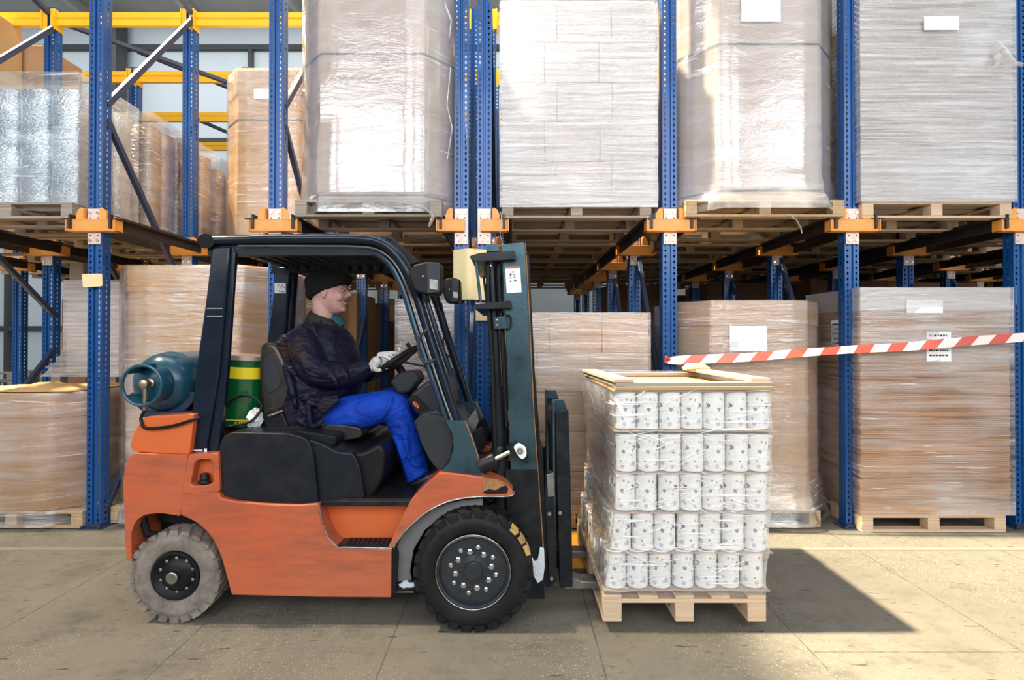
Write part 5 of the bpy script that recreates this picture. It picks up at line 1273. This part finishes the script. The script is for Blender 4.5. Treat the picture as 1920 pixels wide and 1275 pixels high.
# gloved hands on the steering wheel
def hand(name, wr, palm_c, yy, tips, thumb, r=.0115):
    b = MB(); w0 = Vector(W(*wr)); pc = Vector(W(*palm_c))
    b.tube([w0-(pc-w0)*.25, w0, (w0+pc)/2, pc, pc+(pc-w0)*.35], [.036,.037,.046,.046,.03], 18, .75)
    for i, t in enumerate(tips):
        b.tube([W(*p) for p in spline(t, 4)], [r*(1.12-.35*k/((len(t)-1)*4)) for k in range((len(t)-1)*4+1)], 10)
    b.tube([W(*p) for p in spline(thumb, 4)], [r*1.2*(1.1-.3*k/((len(thumb)-1)*4)) for k in range((len(thumb)-1)*4+1)], 10)
    return b.build(name, M['glove'], D, remesh=.0042, smooth=2)
y = DC-.17
hand('glove', (696,690,y), (708,676,y), y,
     [[(708,666,y-.02),(722,668,y-.03),(732,674,y-.025),(733,680,y-.01),(727,682,y)],
      [(710,664,y+.005),(724,664,y),(735,668,y+.002),(737,675,y+.012),(731,678,y+.02)],
      [(710,664,y+.03),(726,662,y+.03),(738,662,y+.032),(742,667,y+.038),(738,672,y+.044)],
      [(708,666,y+.052),(722,662,y+.058),(734,662,y+.06),(739,665,y+.062)]],
     [(700,688,y-.03),(706,694,y-.034),(712,694,y-.026),(719,690,y-.014)])
y = DC+.15
hand('glove', (712,690,y), (722,676,y), y,
     [[(722,668,y+.02),(734,668,y+.03),(742,674,y+.028),(740,680,y+.015)],
      [(724,666,y+.0),(737,663,y+.004),(745,668,y+.004),(744,675,y+.002)],
      [(724,666,y-.024),(738,661,y-.024),(747,664,y-.022),(746,671,y-.02)],
      [(722,668,y-.046),(735,662,y-.05),(742,664,y-.05)]],
     [(716,688,y-.03),(724,692,y-.036),(731,688,y-.03)])

# ================================================================ load on the forks
LN = 3.0; LD = 1.2
xl, xr = WX(1130,LN), WX(1435,LN)
pallet(xl, xr, LN, LN+LD, WZ(1166,LN), 'pale new pallet lifted just off the floor on the forks', 'y', 'palewood', h=.148, nb=5, bw=.105)
rowspec = [(1131,1430,1107,1043),(1141,1436,1036,966),(1150,1439,961,889),(1153,1443,887,813),(1151,1443,807,741)]
sheetm = M['cardgrey']
can_src = None
names = ['bottom','second','middle','fourth','top']
zprev = None
layer_z = []
def can_mesh(h):
    b = MB(); r = .0617
    b.lathe([(.03,0),(r-.004,0),(r-.0005,.004),(r-.001,h-.016),(r-.004,h-.013),(r+.0015,h-.009),(r+.0015,h-.003),(r-.004,h),(r-.008,h-.004),(.02,h-.005)], (0,0,0), 'z', 32)
    return b
H = .212
src = can_mesh(H).build('flower_tin', M['can'], angle=40); first = True
nd = 9
for k, (xa, xb, yb, yt) in enumerate(rowspec):
    X0, X1 = WX(xa, LN+.06), WX(xb, LN+.06); z0 = WZ(yb, LN+.0)
    layer_z.append((X0, X1, z0))
    pitch = (X1-X0)/7
    for i in range(7):
        for j in range(nd):
            if j > 0 and 0 < i < 6: continue
            loc = (X0+pitch*(i+.5)+R.uniform(-.003,.003), LN+.075+j*.1285+R.uniform(-.003,.003), z0+.002)
            c = src if first else src.copy()
            if not first: COL.objects.link(c)
            first = False
            c.location = loc; c.rotation_euler = (0, 0, R.choice((0,1,2))*.35+R.uniform(-.15,.15))
            if j == 0: lb = 'white flower printed tin, %s from left in front row, %s layer' % (['first','second','third','fourth','fifth','sixth','seventh'][i], names[k])
            else: lb = 'white flower printed tin on %s side, %s behind the corner tin, %s layer' % ('left' if i == 0 else 'right', ['','first','second','third','fourth','fifth','sixth','seventh','eighth'][j], names[k])
            tag(c, lb, 'tin', 'flower printed tins on the forklift pallet')
    b = MB(); zz = z0-.001; e = .012
    n = 12; vs = []; rnd = random.Random(k)
    tp = [(X0-e+(X1-X0+2*e)*i/n, LN+.006+rnd.uniform(-.003,.003), zz+rnd.uniform(-.003,.0)) for i in range(n+1)]
    bk_ = [(p[0], LN+LD, p[2]) for p in tp]
    b.rings([[tp[i], bk_[i], (bk_[i][0],bk_[i][1],bk_[i][2]-.005), (tp[i][0],tp[i][1],tp[i][2]-.005)] for i in range(n+1)])
    tag(b.build('layer_sheet', sheetm), 'thin cardboard sheet under the %s layer of tins' % names[k], 'cardboard sheet', 'layer sheets between the tins')
X0, X1, z0 = layer_z[4]; zt = z0+H+.004
tag(MB().box(X0-.01, X1+.01, LN+.01, LN+LD-.01, zt, zt+.006).build('top_sheet', M['card']), 'brown cardboard sheet over the top layer of tins inside the wooden frame', 'cardboard sheet')
# wooden lid frame, sagging to the left rear
fr = empty('wooden_top_frame', ((X0+X1)/2, LN+LD/2, zt), 'wooden frame lying on top of the load of tins', 'wooden frame')
a0 = Vector(W(1158,738,LN)); a1 = Vector(W(1446,729,LN)); a0.z = zt+.008; a1.z = zt+.012
def plank(p, q, w, t, name='frame_board', m='palewood', side=None):
    MB().beam(p, q, w, t, side or (0,1,0)).build(name, M[m], fr, bevel=.003)
Yb = LN+LD
xL, xR = a0.x-.0, a1.x+.01
plank((xL-.01, LN+.04, zt+.018), (xR, LN+.04, zt+.022), .085, .022, m='woodx')
plank((xL-.01, LN+.045, zt+.04), (xR, LN+.045, zt+.044), .09, .022, m='greywood')
plank((xL-.03, Yb-.05, zt+.025), (xR-.02, Yb-.05, zt+.03), .09, .024, m='greywood')
plank((xL+.035, LN, zt+.063), (xL+.015, Yb, zt+.05), .11, .022, side=(1,0,0))
plank((xR-.06, LN+.02, zt+.066), (xR-.07, Yb, zt+.064), .11, .022, side=(1,0,0))
plank((xL-.0, LN+.06, zt+.04), (xL-.02, Yb, zt+.028), .022, .03, side=(1,0,0), m='greywood')
b = MB(); b.prism([(xR-.17,zt+.075),(xR-.13,zt+.11),(xR-.06,zt+.115),(xR-.01,zt+.085),(xR-.02,zt+.072),(xR-.1,zt+.078)], Yb-.30, Yb-.1)
b.build('loose_chip', M['palewood'], fr, bevel=.01)
# film round the tins: rings follow the leaning layers
def loadring(z, e, rnd):
    # edge positions by height
    def interp(z):
        L = [(zz, a, c) for a, c, zz in layer_z]
        if z <= L[0][0]: return L[0][1:]
        for q in range(4):
            if z <= L[q+1][0]:
                t = (z-L[q][0])/(L[q+1][0]-L[q][0]); return (L[q][1]+(L[q+1][1]-L[q][1])*t, L[q][2]+(L[q+1][2]-L[q][2])*t)
        return L[4][1:]
    a, c = interp(z); c -= .022; pts = [(a-e,LN+.004-e),(c+e,LN+.004-e),(c+e,LN+LD+e),(a-e,LN+LD+e)]; out = []
    for i in range(4):
        p, q = pts[i], pts[(i+1)%4]; kk = 14 if i in (0,2) else 12
        for j in range(kk):
            t = j/kk; w = rnd.uniform(-.003,.003) if j else 0
            nx, ny = (0,-1) if i == 0 else (1,0) if i == 1 else (0,1) if i == 2 else (-1,0)
            out.append((p[0]+(q[0]-p[0])*t+nx*w, p[1]+(q[1]-p[1])*t+ny*w, z+rnd.uniform(-.006,.006)))
    return out
rnd = random.Random(11); zb = layer_z[0][2]-.03; ze = zt+.05; rs = []
for k in range(31):
    t = k/30; z = zb+(ze-zb)*t
    ph = min(abs(z-l[2]) for l in layer_z)
    rs.append(loadring(z, .002+.008*max(0, 1-ph/.05), rnd))
o = MB().rings(rs, cap=False).build('stretch_film', M['filmload'], angle=60); tag(o, 'crinkled clear stretch film wound round the load of tins', 'stretch film')
b = MB(); rnd = random.Random(21)
for q in range(110):
    left = q % 4 == 0
    z = rnd.uniform(zb+.06, ze-.06); L_ = min(layer_z, key=lambda l: abs(l[2]-z)); sl = rnd.choice((-.32,.22,.3,.12,-.1,.42,-.6))
    if left:
        y0_ = LN+rnd.uniform(.05,.8); ln = rnd.uniform(.1,.35); x_ = L_[0]-.010
        pts = [(x_+rnd.uniform(-.002,.001), y0_+ln*t, z+sl*ln*t+.01*math.sin(3*t)) for t in (0,.25,.5,.75,1)]; up = (1,0,0)
    else:
        ln = rnd.uniform(.05,.26); x0_ = rnd.uniform(L_[0]+.01, L_[1]-.03-ln)
        pts = [(x0_+ln*t, LN-.001-rnd.uniform(0,.003), z+sl*ln*t+.008*math.sin(3*t+q)) for t in (0,.25,.5,.75,1)]; up = (0,1,0)
    w_ = rnd.uniform(.0006,.0016); b.tube(pts, [w_*.2, w_, w_*1.2, w_, w_*.2], 5, 1.0)
fo = b.build('film_folds', M['ridge'], o); fo['kind'] = 'stuff'
# loose film sagging off the left side
def loose(pts, label, seed, nn=9, m='filmload'):
    rnd = random.Random(seed); g = []
    for (a, c) in pts:   # a top point, c bottom point in world
        a, c = Vector(a), Vector(c); g.append([tuple(a+(c-a)*t+Vector((rnd.uniform(-.01,.01), rnd.uniform(-.012,.012), 0))) for t in [q/nn for q in range(nn+1)]])
    b = MB(); n = nn+1
    b.add([p for r_ in g for p in r_], [(i*n+j, (i+1)*n+j, (i+1)*n+j+1, i*n+j+1) for i in range(len(g)-1) for j in range(nn)])
    o = b.build('loose_film', M[m], angle=70); sd = o.modifiers.new('thick', 'SOLIDIFY'); sd.thickness = .0008
    return tag(o, label, 'film scrap')
xl1 = layer_z[4][0]-.02
loose([(W(1153,745,LN-.005),W(1150,890,LN-.005)),(W(1128,730,LN+.25),W(1128,900,LN+.3)),(W(1112,722,LN+.55),W(1112,890,LN+.6)),(W(1094,712,LN+.95),W(1104,880,LN+1.0)),(W(1090,708,LN+1.2),W(1106,850,LN+1.22))], 'upper sheet of loose film stretched down the left side of the load', 3)
loose([(W(1150,905,LN-.01),W(1136,1060,LN-.01)),(W(1128,900,LN+.2),W(1122,1075,LN+.2)),(W(1112,885,LN+.5),W(1112,1060,LN+.5)),(W(1106,890,LN+1.0),W(1112,1040,LN+1.0))], 'lower sheet of loose film bunched at the left side of the load', 4)

# ================================================================ light
w = bpy.data.worlds.new('sky'); SC.world = w; w.use_nodes = True
bg = w.node_tree.nodes['Background']; bg.inputs[0].default_value = (.80,.90,1.0,1); bg.inputs[1].default_value = .12
s = bpy.data.lights.new('sun', 'SUN'); s.energy = 18.0; s.angle = math.radians(2.0); s.color = (1.0,.86,.60)
so = bpy.data.objects.new('sun', s); COL.objects.link(so)
so.rotation_euler = Vector((-.50,.0,.86)).to_track_quat('Z','Y').to_euler()
def area(name, x, y, z, sx, sz, e, col, tgt):
    l = bpy.data.lights.new(name, 'AREA'); l.shape = 'RECTANGLE'; l.size = sx; l.size_y = sz; l.energy = e; l.color = col
    o = bpy.data.objects.new(name, l); COL.objects.link(o); o.location = (x,y,z)
    o.rotation_euler = (Vector((x,y,z))-Vector(tgt)).to_track_quat('Z','Y').to_euler(); return o
# daylight coming in through the gates in the front wall
for i, (x, wd) in enumerate(((-4.6,3.8),(0,3.6),(4.6,3.8),(9.4,3.8),(-9.4,3.5))):
    area('gate_daylight', x, -7.2, 6.4, wd, 5.6, 400, (.93,.96,1.0), (x,5,5.4))
area('overhead_fill', -.5, 3.0, 9.6, 9, 1.3, 350, (.97,.97,1.0), (-.5,3.0,0))  # added fill light straight above the truck, deepens the shade under it
area('back_wall_fill', -4, 10.8, 9.3, 16, 2.5, 300, (.93,.96,1.0), (-4,11.8,0))  # added fill light to brighten the back wall
SC.view_settings.view_transform = 'Standard'; SC.view_settings.look = 'None'; SC.view_settings.gamma = 1; SC.view_settings.use_curve_mapping = False
SC.view_settings.exposure = 0.12
SC.cycles.max_bounces = 7; SC.cycles.transparent_max_bounces = 18; SC.cycles.use_adaptive_sampling = True; SC.cycles.adaptive_threshold = .025; SC.cycles.diffuse_bounces = 4; SC.cycles.glossy_bounces = 4
SC.cycles.use_denoising = True; SC.cycles.sample_clamp_indirect = 6
